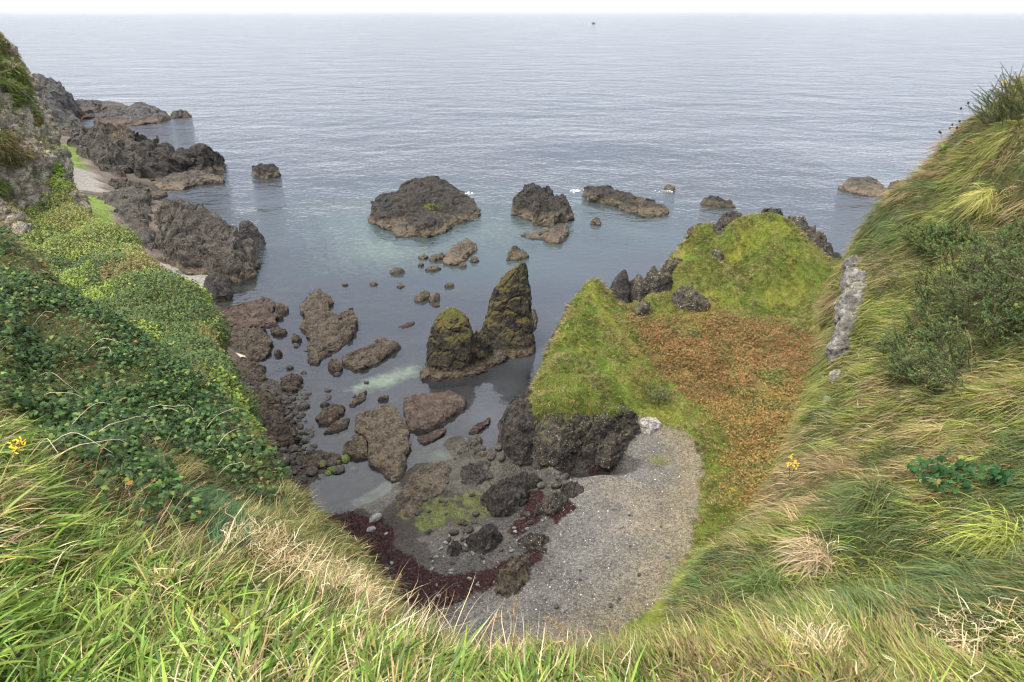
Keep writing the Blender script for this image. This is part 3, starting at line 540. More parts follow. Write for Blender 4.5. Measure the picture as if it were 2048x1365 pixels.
rock('sea_rock', [(1180,445),(1190,436),(1203,446),(1200,453),(1188,450)], 1.2, 'small double topped rock under the long slanting islet', 'basalt', 'peak')
for q, h, lab in (([(858,522),(872,510),(892,508),(888,518),(868,524)], .6, 'ragged low reef left of the oblong tan rock'), ([(836,516),(848,509),(858,514),(846,521)], .4, 'thin weedy reef at the edge of the pale shallows'), ([(939,524),(950,515),(958,520),(948,527)], .6, 'small dark rock right of the oblong tan rock'),
    ([(779,543),(792,538),(810,540),(800,548),(784,549)], .6, 'small brown rock at the tip of the pale shallows'), ([(850,542),(866,534),(882,535),(870,544)], .5, 'low dark rock under the oblong tan rock'), ([(917,534),(926,526),(934,529),(928,538)], .5, 'round dark rock at the lower end of the oblong tan rock'),
    ([(836,532),(842,526),(848,529),(842,535)], .4, 'very small rock left of the low dark rock'), ([(888,575),(898,568),(909,569),(902,577)], .5, 'small dark rock halfway to the left stack'), ([(828,602),(840,592),(852,582),(861,586),(855,600),(840,605)], .7, 'striped tan rock in mid water above the oblong slab'),
    ([(857,604),(864,594),(880,588),(878,600),(866,606)], .7, 'dark twin beside the striped tan rock'), ([(796,655),(812,646),(831,643),(826,652),(806,657)], .2, 'dull red rock barely awash left of the left stack'), ([(864,612),(872,607),(880,611),(872,616)], .2, 'dull red rock awash under the dark twin'),
    ([(684,571),(690,566),(697,570),(690,573)], .3, 'tiny rock above the forked reef'), ([(738,568),(748,564),(756,569),(746,573)], .3, 'tiny rock in the ripples at mid cove'), ([(793,575),(802,567),(810,572),(800,578)], .35, 'tiny dark rock right of the ripples at mid cove')):
    rock('sea_rock', q, h, lab, 'redslab' if 'red' in lab else 'basalt', 'dome', group=g_isl)
lk_patch = at_z(868, 415, 3.6)
# lime green grass on the islet comes with the grass below
# ---- sea stacks
def tower(name, yc, levels, label, mat, seed, ns=120, nr=110, crag=.18):
    L = np.array(levels, float); A = at_y(L[:, 1], L[:, 0], yc + L[:, 4]); B = at_y(L[:, 2], L[:, 0], yc + L[:, 4])
    z = A[:, 2]; cx = (A[:, 0] + B[:, 0]) / 2; hw = (B[:, 0] - A[:, 0]) / 2
    s = np.linspace(0, 1, len(L)); q = np.linspace(0, 1, nr); I = lambda v: np.interp(q, s, v)
    Z, X, HW, HD_, YO = I(z), I(cx), I(hw), I(L[:, 3]), I(L[:, 4])
    th = np.linspace(0, 2 * math.pi, ns, endpoint=False); c, s_ = np.cos(th), np.sin(th)
    V = np.stack([X[:, None] + HW[:, None] * np.sign(c) * np.abs(c) ** .8, yc + YO[:, None] + HD_[:, None] * np.sign(s_) * np.abs(s_) ** .8, Z[:, None] + 0 * c], -1)
    cen = V.mean(1, keepdims=True); D = unit((V - cen) * np.array([1, 1, .1])); D[-1] = (0, 0, 1); P = V + seed
    d1, d2 = worley(P * np.array([1, 1, .55]), .75, seed)
    amp = crag * np.clip(HW / 1.3, .12, 1)[:, None]
    dis = amp * (1.7 * fbm(P * np.array([1, 1, .6]), .55, 4, seed, .55, True) + .9 * fbm(P, 2.2, 3, seed + 2) - 1.3 * np.exp(-(d2 - d1) / .07))
    V = V + D * (.8 * dis - .55 * amp)[..., None]; V[-1] = V[-1].mean(0)
    base = np.array([X[0], yc, 0])
    o = mesh(name, V.reshape(-1, 3) - base, grid_faces(nr, ns, True), M[mat], smooth_=False); o.location = base; tag(o, label, 'sea stack', 'sea stacks'); return o
tower('sea_stack', 56.6, [(775,856,948,2.2,-.6),(745,856,949,2.2,-.5),(715,853,950,2.2,-.2),(690,855,950,2.2,0),(662,862,947,2.0,.2),(642,870,938,1.7,.3),(630,879,927,1.2,.4),(622,889,916,.7,.4),(616,898,908,.15,.4)], 'squat dome shaped sea stack with a green mossy cap', 'stack', 3)
tower('sea_stack', 61.3, [(715,948,1070,2.2,-1.5),(690,950,1072,2.2,-1.1),(660,962,1068,1.9,-.6),(630,972,1064,1.6,-.2),(600,981,1062,1.35,.1),(575,991,1060,1.05,.3),(555,1005,1058,.75,.4),(540,1022,1056,.5,.5),(532,1035,1054,.25,.5),(525,1044,1051,.05,.5)], 'tall pointed sea stack leaning right beside the squat dome', 'stack', 8, crag=.2)
rock('rock_shelf', [(845,746),(851,759),(882,762),(932,755),(964,746),(1015,720),(1054,686),(1077,636),(1074,620),(1050,640),(960,700),(905,712),(850,722)], .8, 'tan barnacled ledge skirting the foot of both sea stacks', 'slab', z0=0, back=.2, crag=.2, seed=77, rise=.1)
rock('rock_shelf', [(925,740),(935,705),(952,672),(972,690),(990,715),(965,742)], 2.6, 'dark saddle of rock joining the two sea stacks', 'stack', 'dome', back=.6, crag=.25)
rock('reef_slab', [(462,800),(490,775),(535,785),(560,800),(575,840),(545,860),(500,850)], .7, 'dark broken ledge in the middle of the boulder field', 'slab', crag=.4)
rock('reef_slab', [(500,870),(530,855),(585,850),(600,880),(570,905),(525,905)], .6, 'low dark ledge under the boulder field near the ivy rim', 'slab', crag=.4)
rock('reef', [(560,760),(590,748),(606,760),(590,785),(565,785)], .5, 'small dark ledge at the outer edge of the boulder field', 'slab', crag=.35)
rock('reef', [(590,925),(640,905),(690,915),(680,930),(620,945)], .4, 'low dark ledge running out through the lower boulder field', 'slab', crag=.35)
tower('rock_pinnacle', 93.5, [(505,500,535,1.2,-.4),(490,487,533,1.1,-.2),(475,481,526,.9,0),(460,478,517,.8,.1),(448,479,507,.6,.2),(441,484,499,.2,.2)], 'black leaning pinnacle beside the rounded brown outcrop', 'black', 31, 40, 34)
tower('rock_pinnacle', 58.5, [(612,1206,1262,.8,-.3),(592,1212,1258,.7,0),(570,1222,1258,.6,.1),(555,1231,1257,.45,.2),(545,1240,1255,.25,.2),(539,1246,1252,.05,.2)], 'black pointed rock at the notch in the green headland', 'black', 37, 40, 36)
# ---- headland rocks
g_h = 'rocks on the headland'
rock('headland_rock', [(1245,592),(1255,565),(1270,552),(1286,550),(1297,575),(1300,605),(1280,618),(1258,608)], 2.6, 'white flecked hump next to the black pointed rock', 'speckled', 'dome', z0=5.4, back=.85, crag=.15, group=g_h)
rock('headland_rock', [(1282,560),(1288,540),(1300,532),(1325,545),(1342,565),(1345,590),(1310,605),(1290,600)], 3.0, 'tallest white flecked hump in the headland notch', 'speckled', 'dome', z0=5.6, back=.85, crag=.15, group=g_h)
rock('headland_rock', [(1322,545),(1340,522),(1362,517),(1370,535),(1352,552),(1332,556)], 1.5, 'speckled rock high on the left edge of the green knoll', 'speckled', 'dome', z0=6.4, back=.8, group=g_h)
rock('headland_rock', [(1265,618),(1280,606),(1300,608),(1296,628),(1275,636)], .7, 'low speckled rock on grass in front of the humps', 'speckled', 'dome', z0=5.9, back=.6, group=g_h)
rock('headland_rock', [(1340,598),(1358,575),(1385,570),(1400,590),(1420,612),(1395,616),(1350,610)], .9, 'flat speckled rock at the foot of the knoll slope', 'speckled', 'dome', z0=6.0, back=.6, group=g_h)
rock('headland_rock', [(1455,605),(1475,593),(1490,600),(1480,610)], .5, 'small grey rock alone on the knoll slope', 'speckled', 'dome', z0=6.0, back=.6, group=g_h)
rock('headland_rock', [(1368,492),(1375,470),(1392,452),(1420,448),(1425,460),(1400,472),(1385,490)], 1.6, 'speckled crag on the left brow of the green knoll', 'speckled', 'dome', z0=7.6, back=.8, group=g_h)
rock('headland_rock', [(1425,462),(1432,440),(1450,425),(1475,428),(1492,440),(1480,455),(1470,472),(1440,470)], 1.6, 'brown crag on top of the knoll with pale foot', 'brown', 'dome', z0=9.6, back=.85, crag=.3, group=g_h)
rock('headland_rock', [(1518,438),(1524,422),(1540,416),(1556,422),(1566,438),(1545,444)], 1.3, 'rounded mossy rock crowning the knoll', 'brown', 'dome', z0=10.4, back=.85, group=g_h)
rock('headland_rock', [(1425,425+35),(1450,452),(1478,462),(1470,478),(1445,474)], .6, 'pale lichen rock below the brown crag', 'speckled', 'dome', z0=9.6, back=.5, group=g_h)
rock('headland_rock', [(1425,500),(1438,496),(1448,512),(1440,518),(1428,512)], .5, 'small pale rock in the knoll gully', 'speckled', 'dome', z0=8.4, back=.5, group=g_h)
rock('headland_rock', [(1560,440),(1585,436),(1605,448),(1625,480),(1650,520),(1682,540),(1680,552),(1640,540),(1612,520),(1590,490),(1572,462)], 2.4, 'speckled rock rib falling from the knoll to the open sea', 'speckled', 'dome', z0=6.5, back=.75, crag=.3, group=g_h)
rock('sea_rock', [(1662,521),(1680,514),(1705,518),(1700,528),(1675,528)], .7, 'dark rock awash behind the knoll near the right bank', 'basalt', 'dome')
rock('headland_rock', [(1630,640),(1645,600),(1668,590),(1690,620),(1680,660),(1650,655)], 1.2, 'dark rock scar on the knoll near the white bank rock', 'basalt', 'dome', z0=5.6, back=.6, group=g_h)
# big bulging face at the end of the ridge
rock('headland_rock', [(996,915),(994,860),(1006,826),(1030,802),(1066,796),(1096,820),(1104,880),(1086,932),(1042,944),(1006,932)], 4.3, 'black rock face dropping to the water at the ridge end', 'dusk', 'dome', z0=.3, back=.62, crag=.16, crack=.6, group=g_h)
rock('headland_rock', [(1058,928),(1062,870),(1084,826),(1130,814),(1178,826),(1208,852),(1200,892),(1156,922),(1112,946),(1080,946)], 3.7, 'biggest bulging boulder face spotted white above the shingle', 'speckled', 'dome', z0=.7, back=.66, crag=.15, crack=.5, group=g_h)
rock('headland_rock', [(1165,905),(1180,870),(1215,838),(1260,815),(1285,830),(1270,855),(1235,885),(1200,902)], 3.0, 'low white flecked rock face along the upper shingle', 'speckled', 'dome', z0=1.4, back=.7, crag=.16, group=g_h)
rock('headland_rock', [(1190,908),(1210,872),(1258,848),(1280,858),(1255,890),(1220,914)], 1.1, 'low dark rock where the speckled face meets the upper shingle', 'speckled', 'dome', z0=1.5, back=.6, crag=.25, group=g_h)
rock('rock_slab', [(1270,850),(1285,838),(1315,838),(1322,852),(1300,862)], .5, 'pale pinkish rock at the top corner of the shingle', 'white', 'dome', z0=2.2, back=.5, group=g_h)
for q, z0_, h_, lab in (([(1072,792),(1084,752),(1100,706),(1114,668),(1124,662),(1118,704),(1100,756),(1086,796)], 1.2, 2.6, 'dark rock edge under the turf along the seaward side of the ridge'), ([(1118,672),(1130,640),(1150,612),(1160,612),(1148,648),(1130,680)], 2.4, 2.6, 'dark broken rock edge near the top of the seaward side of the ridge')):
    rock('headland_rock', q, h_, lab, 'dusk', 'dome', z0=z0_, back=.4, crag=.12, group=g_h)
# ---- boulder field and stones
protos = [blob('boulder', None, 0, 1.0, 0, '', 'boulder', None, (1, .78, .6), s) for s in (1, 2, 3)] + [blob('boulder', None, 0, 1.0, 0, '', 'greenb', None, (1, .8, .6), 4)] + [blob('boulder', None, 0, 1.0, 0, '', 'stone', None, (1, .7, .5), 5)]
used = set()
def put(k, x, y, r, label, group, sink=.25, cat='boulder', name='boulder'):
    p = protos[k]; o = p if k not in used else p.copy()
    if k in used: sc.collection.objects.link(o)
    used.add(k); o.name = name; o.location = (x, y, float(ground_z(np.array([x]), np.array([y]))[0]) + r * (.6 - sink * 1.2)); o.scale = (r,) * 3
    o.rotation_euler = (random.uniform(-.3, .3), random.uniform(-.3, .3), random.uniform(0, 6.28)); tag(o, label, cat, group); return o
BF = [(470,760),(530,770),(560,790),(600,770),(620,790),(600,830),(640,860),(600,880),(630,905),(690,915),(680,935),(640,955),(600,965),(560,965),(510,900),(460,800)]
cnt = 0; placed = []
for t_ in range(4000):
    if cnt >= 250: break
    px, py = random.uniform(455, 700), random.uniform(755, 968)
    if not inpoly(np.array([px]), np.array([py]), BF)[0]: continue
    r = random.choice([.16, .2, .24, .3, .36, .44, .55]) * random.uniform(.8, 1.2); p = at_z(px, py, .2)
    if any((p[0] - a) ** 2 + (p[1] - b) ** 2 < (.72 * (r + c)) ** 2 for a, b, c in placed): continue
    placed.append((p[0], p[1], r)); cnt += 1
    put(random.choice([0, 1, 2]), p[0], p[1], r, 'dark rounded wet boulder among the boulders below the ivy bank', 'boulders of the wet boulder field')
for px, py, r in ((645,932,.36),(664,938,.4),(672,925,.38),(690,918,.42),(655,945,.3),(706,932,.3)):
    p = at_z(px, py, .1); put(3, p[0], p[1], r, 'round boulder greened by algae at the seaward edge of the boulder field', 'green algae boulders')
for px, py, r in ((606,770,.38),(558,736,.4),(571,728,.45),(548,718,.4),(619,864,.5),(612,882,.4),(588,900,.42),(628,893,.32),(593,818,.4),(612,812,.36),(603,832,.4)):
    p = at_z(px, py, 0); put(random.choice([0, 1]), p[0], p[1], r, 'single dark boulder standing in water off the boulder field', 'boulders standing in the shallows', .35)
for _ in range(34):
    px, py = random.uniform(545, 760), random.uniform(660, 905); p = at_z(px, py, 0)
    if not -.75 < float(ground_z(p[:1], p[1:2])[0]) < .1: continue
    q_ = put(random.choice([0, 1, 2]), p[0], p[1], random.uniform(.16, .36), 'low dark rock just breaking the still water of the inner cove', 'rocks breaking the inner cove water', .3, 'rock', 'sea_rock'); q_.location[2] = random.uniform(-.05, .06)
for px, py, r, lab in ((750,1038,.45,'largest grey stone lying on the red seaweed'), (742,1062,.3,'smaller grey stone on the red seaweed below the largest'), (773,1070,.16,'smallest pale stone on the red seaweed'), (697,984,.18,'dark little stone alone in the still pool')):
    p = at_z(px, py, .3); put(4 if 'grey' in lab or 'pale' in lab else 0, p[0], p[1], r, lab, None, .2, 'stone', 'stone')
for (px0, py0, px1, py1, n_, lab, grp) in ((740,1090,1010,1200,42,'pale loose stone scattered on the red seaweed band','loose stones on the seaweed'), (860,1050,1060,1110,40,'pale stone of the wet stony patch around the black boulders','stones around the black boulders'), (1080,1000,1380,1250,36,'loose stone lying on the shingle beach','loose stones on the shingle')):
    for _ in range(n_):
        px, py = random.uniform(px0, px1), random.uniform(py0, py1); p = at_z(px, py, 1.0); put(4 if random.random() < .7 else 0, p[0], p[1], random.uniform(.07, .17), lab, grp, .1, 'stone', 'stone')
for _ in range(95):
    px, py = random.uniform(820, 1170), random.uniform(885, 1090)
    if not inpoly(np.array([px]), np.array([py]), [(830,930),(900,890),(1000,880),(1020,950),(1100,955),(1170,950),(1150,1010),(1090,1060),(1000,1110),(880,1080),(820,1040)])[0]: continue
    p = at_z(px, py, .7); put(random.choice([0, 1, 2]), p[0], p[1], random.choice([.12, .16, .2, .28, .36]), 'dark wet stone among the black boulders at the head of the cove', 'wet stones among the black boulders', .2, 'stone', 'stone')
# ------------------------------------------------------------------ shingle stones (uncountable)
def scatter_ground(n, x0, x1, y0, y1): 
    x = rng.uniform(x0, x1, n); y = rng.uniform(y0, y1, n); return x, y, ground_z(x, y)
ico = np.array([(0,0,1),(.89,0,.45),(.28,.85,.45),(-.72,.53,.45),(-.72,-.53,.45),(.28,-.85,.45),(.72,.53,-.45),(-.28,.85,-.45),(-.89,0,-.45),(-.28,-.85,-.45),(.72,-.53,-.45),(0,0,-1)])
icf = np.array([(0,1,2),(0,2,3),(0,3,4),(0,4,5),(0,5,1),(1,6,2),(2,7,3),(3,8,4),(4,9,5),(5,10,1),(6,7,2),(7,8,3),(8,9,4),(9,10,5),(10,6,1),(11,7,6),(11,8,7),(11,9,8),(11,10,9),(11,6,10)])
def pebbles(name, x, y, z, r, col, label):
    n = len(x); V = ico[None] * (1 + .35 * rng.uniform(-1, 1, (n, 12, 1))) * (r[:, None, None] * np.stack([rng.uniform(.8, 1.3, n), rng.uniform(.7, 1.1, n), rng.uniform(.4, .7, n)], -1)[:, None])
    a = rng.uniform(0, 6.28, n)[:, None]; V = np.stack([V[..., 0] * np.cos(a) - V[..., 1] * np.sin(a), V[..., 0] * np.sin(a) + V[..., 1] * np.cos(a), V[..., 2]], -1) + np.stack([x, y, z], -1)[:, None]
    Fp = (icf[None] + 12 * np.arange(n)[:, None, None]).reshape(-1, 3)
    o = mesh(name, V.reshape(-1, 3), Fp, M['soil'], np.repeat(col, 12, 0), smooth_=False); tag(o, label, 'shingle', kind='stuff'); return o
x, y, z = scatter_ground(60000, -14, 16, 24, 50)
hx = inpoly(x, y, HEAD); sl_ = np.hypot(ground_z(x + .3, y) - z, ground_z(x, y + .3) - z) / .3
for p in DARK + MOSS: hx |= inpoly(x, y, p) & (rng.random(len(x)) < .85)
k = (z > .62) & (z < 3.2) & ~hx & (sl_ < .6); x, y, z = x[k], y[k], z[k]
wd = np.zeros(len(x), bool)
for p in WEED: wd |= inpoly(x, y, p)
kk = ~wd | (rng.random(len(x)) < .12); x, y, z = x[kk], y[kk], z[kk]
g = rng.uniform(.05, .16, len(x)); g = np.where(rng.random(len(x)) < .008, rng.uniform(.28, .45, len(x)), g); g = g * (.5 + .5 * smooth(.95, 1.35, z + .25 * fbm(xyz(x, y), .5, 4, 41)))
warm = smooth(1.5, 2.3, z) * 1.4
pebbles('shingle', x, y, z + .01, rng.uniform(.025, .058, len(x)), np.stack([g * (1 + .08 * warm), g * .98, g * (.95 - .2 * warm)], -1), 'small grey and pale stones covering the shingle beach')
# ------------------------------------------------------------------ blades and leaves
def blades(name, P, Nn, D, L, Wd, col, up=.5, lean=.8, droop=.5, segs=4, jit=.25, mat='blade', tip=None, parent=None, curl=0.0, place=None):
    n = len(P); L = np.broadcast_to(L, (n,)); Wd = np.broadcast_to(Wd, (n,)); up = np.broadcast_to(up, (n,)); lean = np.broadcast_to(lean, (n,)); droop = np.broadcast_to(droop, (n,))
    s = np.linspace(0, 1, segs + 1)
    D = unit(D + jit * rng.normal(size=(n, 3))); U = unit(Nn + .3 * jit * rng.normal(size=(n, 3)))
    C = P[:, None] + L[:, None, None] * (U[:, None] * (up[:, None] * s)[..., None] + D[:, None] * (lean[:, None] * s ** 1.35)[..., None] + np.array([0, 0, -1.0]) * (droop[:, None] * s ** 2.2)[..., None])
    if curl: 
        K = rng.normal(size=(n, 1, 3)) * curl; C = C + L[:, None, None] * K * (np.sin(s * 7)[None, :, None] * s[None, :, None])
    T = np.gradient(C, axis=1); S = unit(np.cross(T, U[:, None] + .9 * rng.normal(size=(n, 1, 3))))
    prof = (1 - s ** 2.2) * (.55 + .45 * np.sin(np.clip(s * 2.2, 0, 1.57))) + .04
    off = S * (Wd[:, None] * .5 * prof)[..., None]
    V = np.stack([C - off, C + off], 2).reshape(n, -1, 3); m = 2 * (segs + 1)
    i = np.arange(segs) * 2; q = np.stack([i, i + 1, i + 3, i + 2], -1)
    Fs = (q[None] + (m * np.arange(n))[:, None, None]).reshape(-1, 4)
    cc = np.repeat(col[:, None], segs + 1, 1)
    if tip is not None: cc = cc * (1 - s[None, :, None] ** 2 * tip[0]) + np.array(tip[1]) * s[None, :, None] ** 2 * tip[0]
    cc = np.repeat(cc, 2, 1).reshape(-1, 3)
    return mesh(name, V.reshape(-1, 3), Fs, M[mat], cc, parent)
IVY = np.array([(0, -.1), (.28, -.28), (.5, .05), (.33, .22), (.36, .52), (.15, .48), (0, .95), (-.15, .48), (-.36, .52), (-.33, .22), (-.5, .05), (-.28, -.28)])
def leaves(name, P, Nn, D, size, col, shape=IVY, mat='leaf', fold=.18, parent=None):
    n = len(P); k = len(shape); T = unit(D - (D * Nn).sum(-1, keepdims=True) * Nn); S = np.cross(T, Nn); size = np.broadcast_to(size, (n,))
    q = np.vstack([[[0, .2]], shape]); zz = -fold * np.abs(q[:, 0]) * 1.4 - .12 * q[:, 1] ** 2
    V = P[:, None] + size[:, None, None] * (S[:, None] * q[None, :, :1] + T[:, None] * q[None, :, 1:] + Nn[:, None] * zz[None, :, None])
    f = np.array([(0, 1 + i, 1 + (i + 1) % k) for i in range(k)]); Fs = (f[None] + (k + 1) * np.arange(n)[:, None, None]).reshape(-1, 3)
    return mesh(name, V.reshape(-1, 3), Fs, M[mat], np.repeat(col, k + 1, 0), parent, smooth_=False)
def pick(n, pal, wts=None, var=.25):
    pal = np.array(pal, float); i = rng.choice(len(pal), n, p=None if wts is None else np.array(wts) / sum(wts)); return np.clip(pal[i] * (1 + var * rng.uniform(-1, 1, (n, 1))) * (1 + .1 * rng.uniform(-1, 1, (n, 3))), 0, 1)
def mixcol(a, b, t): return np.array(a) * (1 - t[:, None]) + np.array(b) * t[:, None]
# ------------------------------------------------------------------ foreground hillside
ST = [((-500,250,10),(-500,330,8),(-600,700,5),(-900,1200,3)), ((-150,400,9.5),(-200,520,7.5),(-250,800,4.8),(-500,1300,2.6)), ((0,478,9),(-20,620,6.8),(-60,900,3.6),(-300,1500,2.0)), ((130,602,8.2),(60,740,6),(0,980,3.4),(-150,1500,1.9)),
 ((290,692,7.6),(190,800,5.8),(120,1030,3.4),(0,1550,1.8)), ((430,792,7),(330,880,5.6),(250,1060,3.4),(150,1560,1.75)), ((500,872,6.6),(420,950,5.3),(370,1090,3.3),(300,1560,1.7)), ((555,975,6.1),(500,1028,5),(470,1125,3.2),(430,1560,1.7)),
 ((622,1050,5.6),(585,1095,4.7),(570,1185,3.1),(560,1560,1.7)), ((708,1152,4.9),(672,1180,4.2),(665,1235,2.9),(680,1560,1.7)), ((800,1278,4.0),(785,1296,3.4),(785,1335,2.6),(800,1560,1.65)), ((925,1385,3.2),(920,1395,2.9),(918,1420,2.4),(920,1560,1.65)),
 ((1060,1400,3),(1060,1410,2.8),(1060,1432,2.3),(1060,1560,1.65)), ((1170,1405,2.9),(1180,1416,2.7),(1200,1440,2.2),(1220,1580,1.65)), ((1252,1380,3.3),(1290,1395,2.9),(1340,1410,2.25),(1400,1580,1.65)), ((1320,1290,4),(1390,1315,3.4),(1480,1378,2.5),(1600,1560,1.7)),
 ((1405,1185,5),(1520,1210,4.2),(1680,1290,3),(1950,1560,1.8)), ((1505,1065,6),(1620,1090,4.9),(1800,1180,3.6),(2300,1450,2)), ((1572,960,6.7),(1690,985,5.4),(1880,1050,4.2),(2500,1300,2.3)), ((1612,878,7.2),(1740,895,5.9),(1930,930,4.7),(2600,1150,2.6)),
 ((1658,745,8),(1790,770,6.5),(1980,810,5.2),(2700,1000,2.9)), ((1682,622,8.8),(1830,640,7.1),(2030,680,5.7),(2700,800,3.3)), ((1705,532,9.4),(1850,545,7.6),(2050,560,6.2),(2700,600,3.8)), ((1735,470,9.6),(1880,458,8),(2080,450,6.7),(2700,430,4.3)),
 ((1795,402,9.6),(1920,375,8.2),(2100,340,7),(2700,290,5)), ((1890,308,9.4),(1980,280,8.3),(2130,240,7.3),(2700,150,5.5)), ((1970,252,9.1),(2050,205,8.2),(2200,150,7.3),(2700,20,6)), ((2075,178,8.7),(2150,115,8),(2300,45,7.3),(2750,-100,6.2)), ((2300,25,8),(2400,-40,7.6),(2500,-100,7.2),(2900,-200,6.4))]
C = np.array([[at_d(*p) for p in s] for s in ST])
hr = C[:, 0] * np.array([1, 1, 0]); hr = unit(hr)
drop1 = C[:, 0] + hr * .35 - np.array([0, 0, 1.6]); drop2 = C[:, 0] + hr * 1.6 - np.array([0, 0, 9.0]); drop3 = drop2 * np.array([1, 1, 0]) + hr * 2.0 + np.array([0, 0, .3])
back = C[:, 3] + (C[:, 3] - C[:, 2]) * .9
C = np.concatenate([drop3[:, None], drop2[:, None], drop1[:, None], C, back[:, None]], 1)
S = patch(C, 8, 12); NN = normals(S)
if NN[:, 60].mean(0)[2] < 0: NN = -NN
bump = .19 * fbm(S, .8, 3, 61) + .10 * fbm(S, 2.3, 3, 63) + .13 * fbm(S, 1.0, 3, 65, .5, True)
S = S + NN * bump[..., None]; NN = normals(S); NN = NN * np.sign(NN[:, 60].mean(0)[2])
FG, FGN = S, NN
cg = np.broadcast_to(np.array([.034, .037, .014]), S.shape) * (1 + .5 * fbm(S, 2, 3, 64)[..., None])
o = mesh('hill', S.reshape(-1, 3), grid_faces(*S.shape[:2]), M['soil'], cg.reshape(-1, 3)); tag(o, 'steep overgrown hillside falling away from the viewer on both sides', 'hillside', kind='structure')
def sample(S, Nn, n, v0=0.0, v1=1.0, margin=140, u0=0, u1=1, near=0.0):
    nu, nv = S.shape[:2]; a, b = int(v0 * (nv - 1)), int(v1 * (nv - 1)); ua, ub = int(u0 * (nu - 1)), int(u1 * (nu - 1)); Q = S[ua:ub + 1, a:b + 1]; QN = Nn[ua:ub + 1, a:b + 1]
    ar = np.linalg.norm(np.cross(Q[1:, :-1] - Q[:-1, :-1], Q[:-1, 1:] - Q[:-1, :-1]), axis=-1)
    px, py, dd = project(Q[:-1, :-1]); vis = (px > -margin) & (px < 2048 + margin) & (py > -margin) & (py < 1365 + 2.2 * margin); vis = vis | (margin > 1e6); ar = np.where(vis, ar / np.maximum(np.nan_to_num(dd, nan=50), 1.2) ** near, 0)
    c = np.cumsum(ar.ravel()); i = np.searchsorted(c, rng.uniform(0, c[-1], n)); iu, iv = np.divmod(i, ar.shape[1]); fu, fv = rng.random(n)[:, None], rng.random(n)[:, None]
    P = Q[iu, iv] * (1 - fu) * (1 - fv) + Q[iu + 1, iv] * fu * (1 - fv) + Q[iu, iv + 1] * (1 - fu) * fv + Q[iu + 1, iv + 1] * fu * fv
    px, py, dd = project(P); return P, QN[iu, iv], px, py, dd, c[-1]
def downhill(Nn): 
    g = np.array([0, 0, -1.0]); d = g - (Nn @ g)[:, None] * Nn; return unit(d)
VR0 = 2.6 / 7   # just below the rim
IVYP = [(-200,430),(0,470),(130,600),(290,690),(430,790),(490,860),(555,960),(560,1010),(470,1010),(400,960),(330,900),(330,985),(420,1075),(300,1075),(210,1030),(130,960),(60,880),(-20,800),(-200,760)]
GORSE = [(1760,700),(1830,640),(1880,590),(1960,555),(2060,545),(2200,540),(2200,700),(2040,705),(1990,740),(1930,800),(1850,800),(1790,775)]
GREEN2 = [(1640,1010),(1720,960),(1800,980),(1850,1040),(1860,1100),(1800,1130),(1700,1120),(1660,1060)]
def clumps(nc, per, rad, v0, v1, keep, near=0.0):
    P, Nn, px, py, dd, A = sample(FG, FGN, nc, v0, v1, near=near); k = keep(px, py); P, Nn, px, py, dd = P[k], Nn[k], px[k], py[k], dd[k]; m = len(P)
    idx = np.repeat(np.arange(m), per); o_ = rng.normal(size=(len(idx), 3)) * rad; o_ -= (o_ * Nn[idx]).sum(-1, keepdims=True) * Nn[idx]
    return P[idx] + o_, Nn[idx], px[idx], py[idx], dd[idx], idx, m
# --- long draped grass on the right bank
keepR = lambda px, py: (px > 1180) & (py < 1450) & (px + py > 2480 - 900 * (py < 900)) & ~(inpoly(px, py, GORSE) & (rng.random(len(px)) < .6))
PAL_T = [(.25, .195, .085), (.19, .15, .062), (.31, .25, .13), (.15, .10, .045)]
PAL_G = [(.12, .17, .025), (.17, .21, .032), (.075, .125, .018), (.22, .24, .045)]
PAL_D = [(.03, .075, .028), (.04, .09, .03), (.055, .10, .03)]
P, Nn, px, py, dd, idx, m = clumps(8500, 22, .045, VR0, 1.0, keepR, .9)
tone = fbm(P[np.searchsorted(idx, np.arange(m))], .75, 3, 70); rnd = rng.random(m)
ckind = np.where(tone + .75 * (rnd - .5) > .19, 0, 1); cpx = px[np.searchsorted(idx, np.arange(m))]; cpy = py[np.searchsorted(idx, np.arange(m))]
ckind = np.where(inpoly(cpx, cpy, GREEN2) & (rnd < .9), 2, ckind); ckind = np.where((ckind == 0) & (cpy > 1120) & (rnd < .72), 1, ckind); ckind = np.where((ckind == 1) & (fbm(P[np.searchsorted(idx, np.arange(m))], .9, 2, 99) > .25), 2, ckind)
col = np.where((ckind[idx] == 0)[:, None], pick(len(P), PAL_T), np.where((ckind[idx] == 1)[:, None], pick(len(P), PAL_G + PAL_T[:1]), pick(len(P), PAL_D + PAL_G[:1])))
c0 = P[np.searchsorted(idx, np.arange(m))]; cd_ = rng.normal(size=(m, 3)) * .45 + np.array([-.3, -.1, 0]) + 1.5 * np.stack([fbm(c0, 1.3, 2, 200 + q_) for q_ in range(3)], -1)
Dd = unit(downhill(Nn) * 1.0 + cd_[idx] * .8)
tuft = rng.random(m) < .22; clen = (rng.uniform(.10, .30, m) * np.where(tuft, .75, 1))[idx] * rng.uniform(.5, 1.15, len(P))
clen = clen * np.where((px < 1480) & (py > 1200), .5, 1.0)
kg_ = ((fbm(c0, 2.0, 3, 210) > -.42) | (cpy > 1080))[idx]; P, Nn, Dd, clen, col, idx = P[kg_], Nn[kg_], Dd[kg_], clen[kg_], col[kg_], idx[kg_]
col = col * rng.uniform(.7, 1.25, m)[idx][:, None]
o = blades('long_grass', P, Nn, Dd, clen, rng.uniform(.003, .006, len(P)), col, up=np.where(tuft, .75, rng.uniform(.12, .5, m))[idx], lean=np.where(tuft, .5, .72)[idx], droop=np.where(tuft, .55, .25)[idx], segs=5, jit=.22, tip=(.25, (.28, .22, .11)))
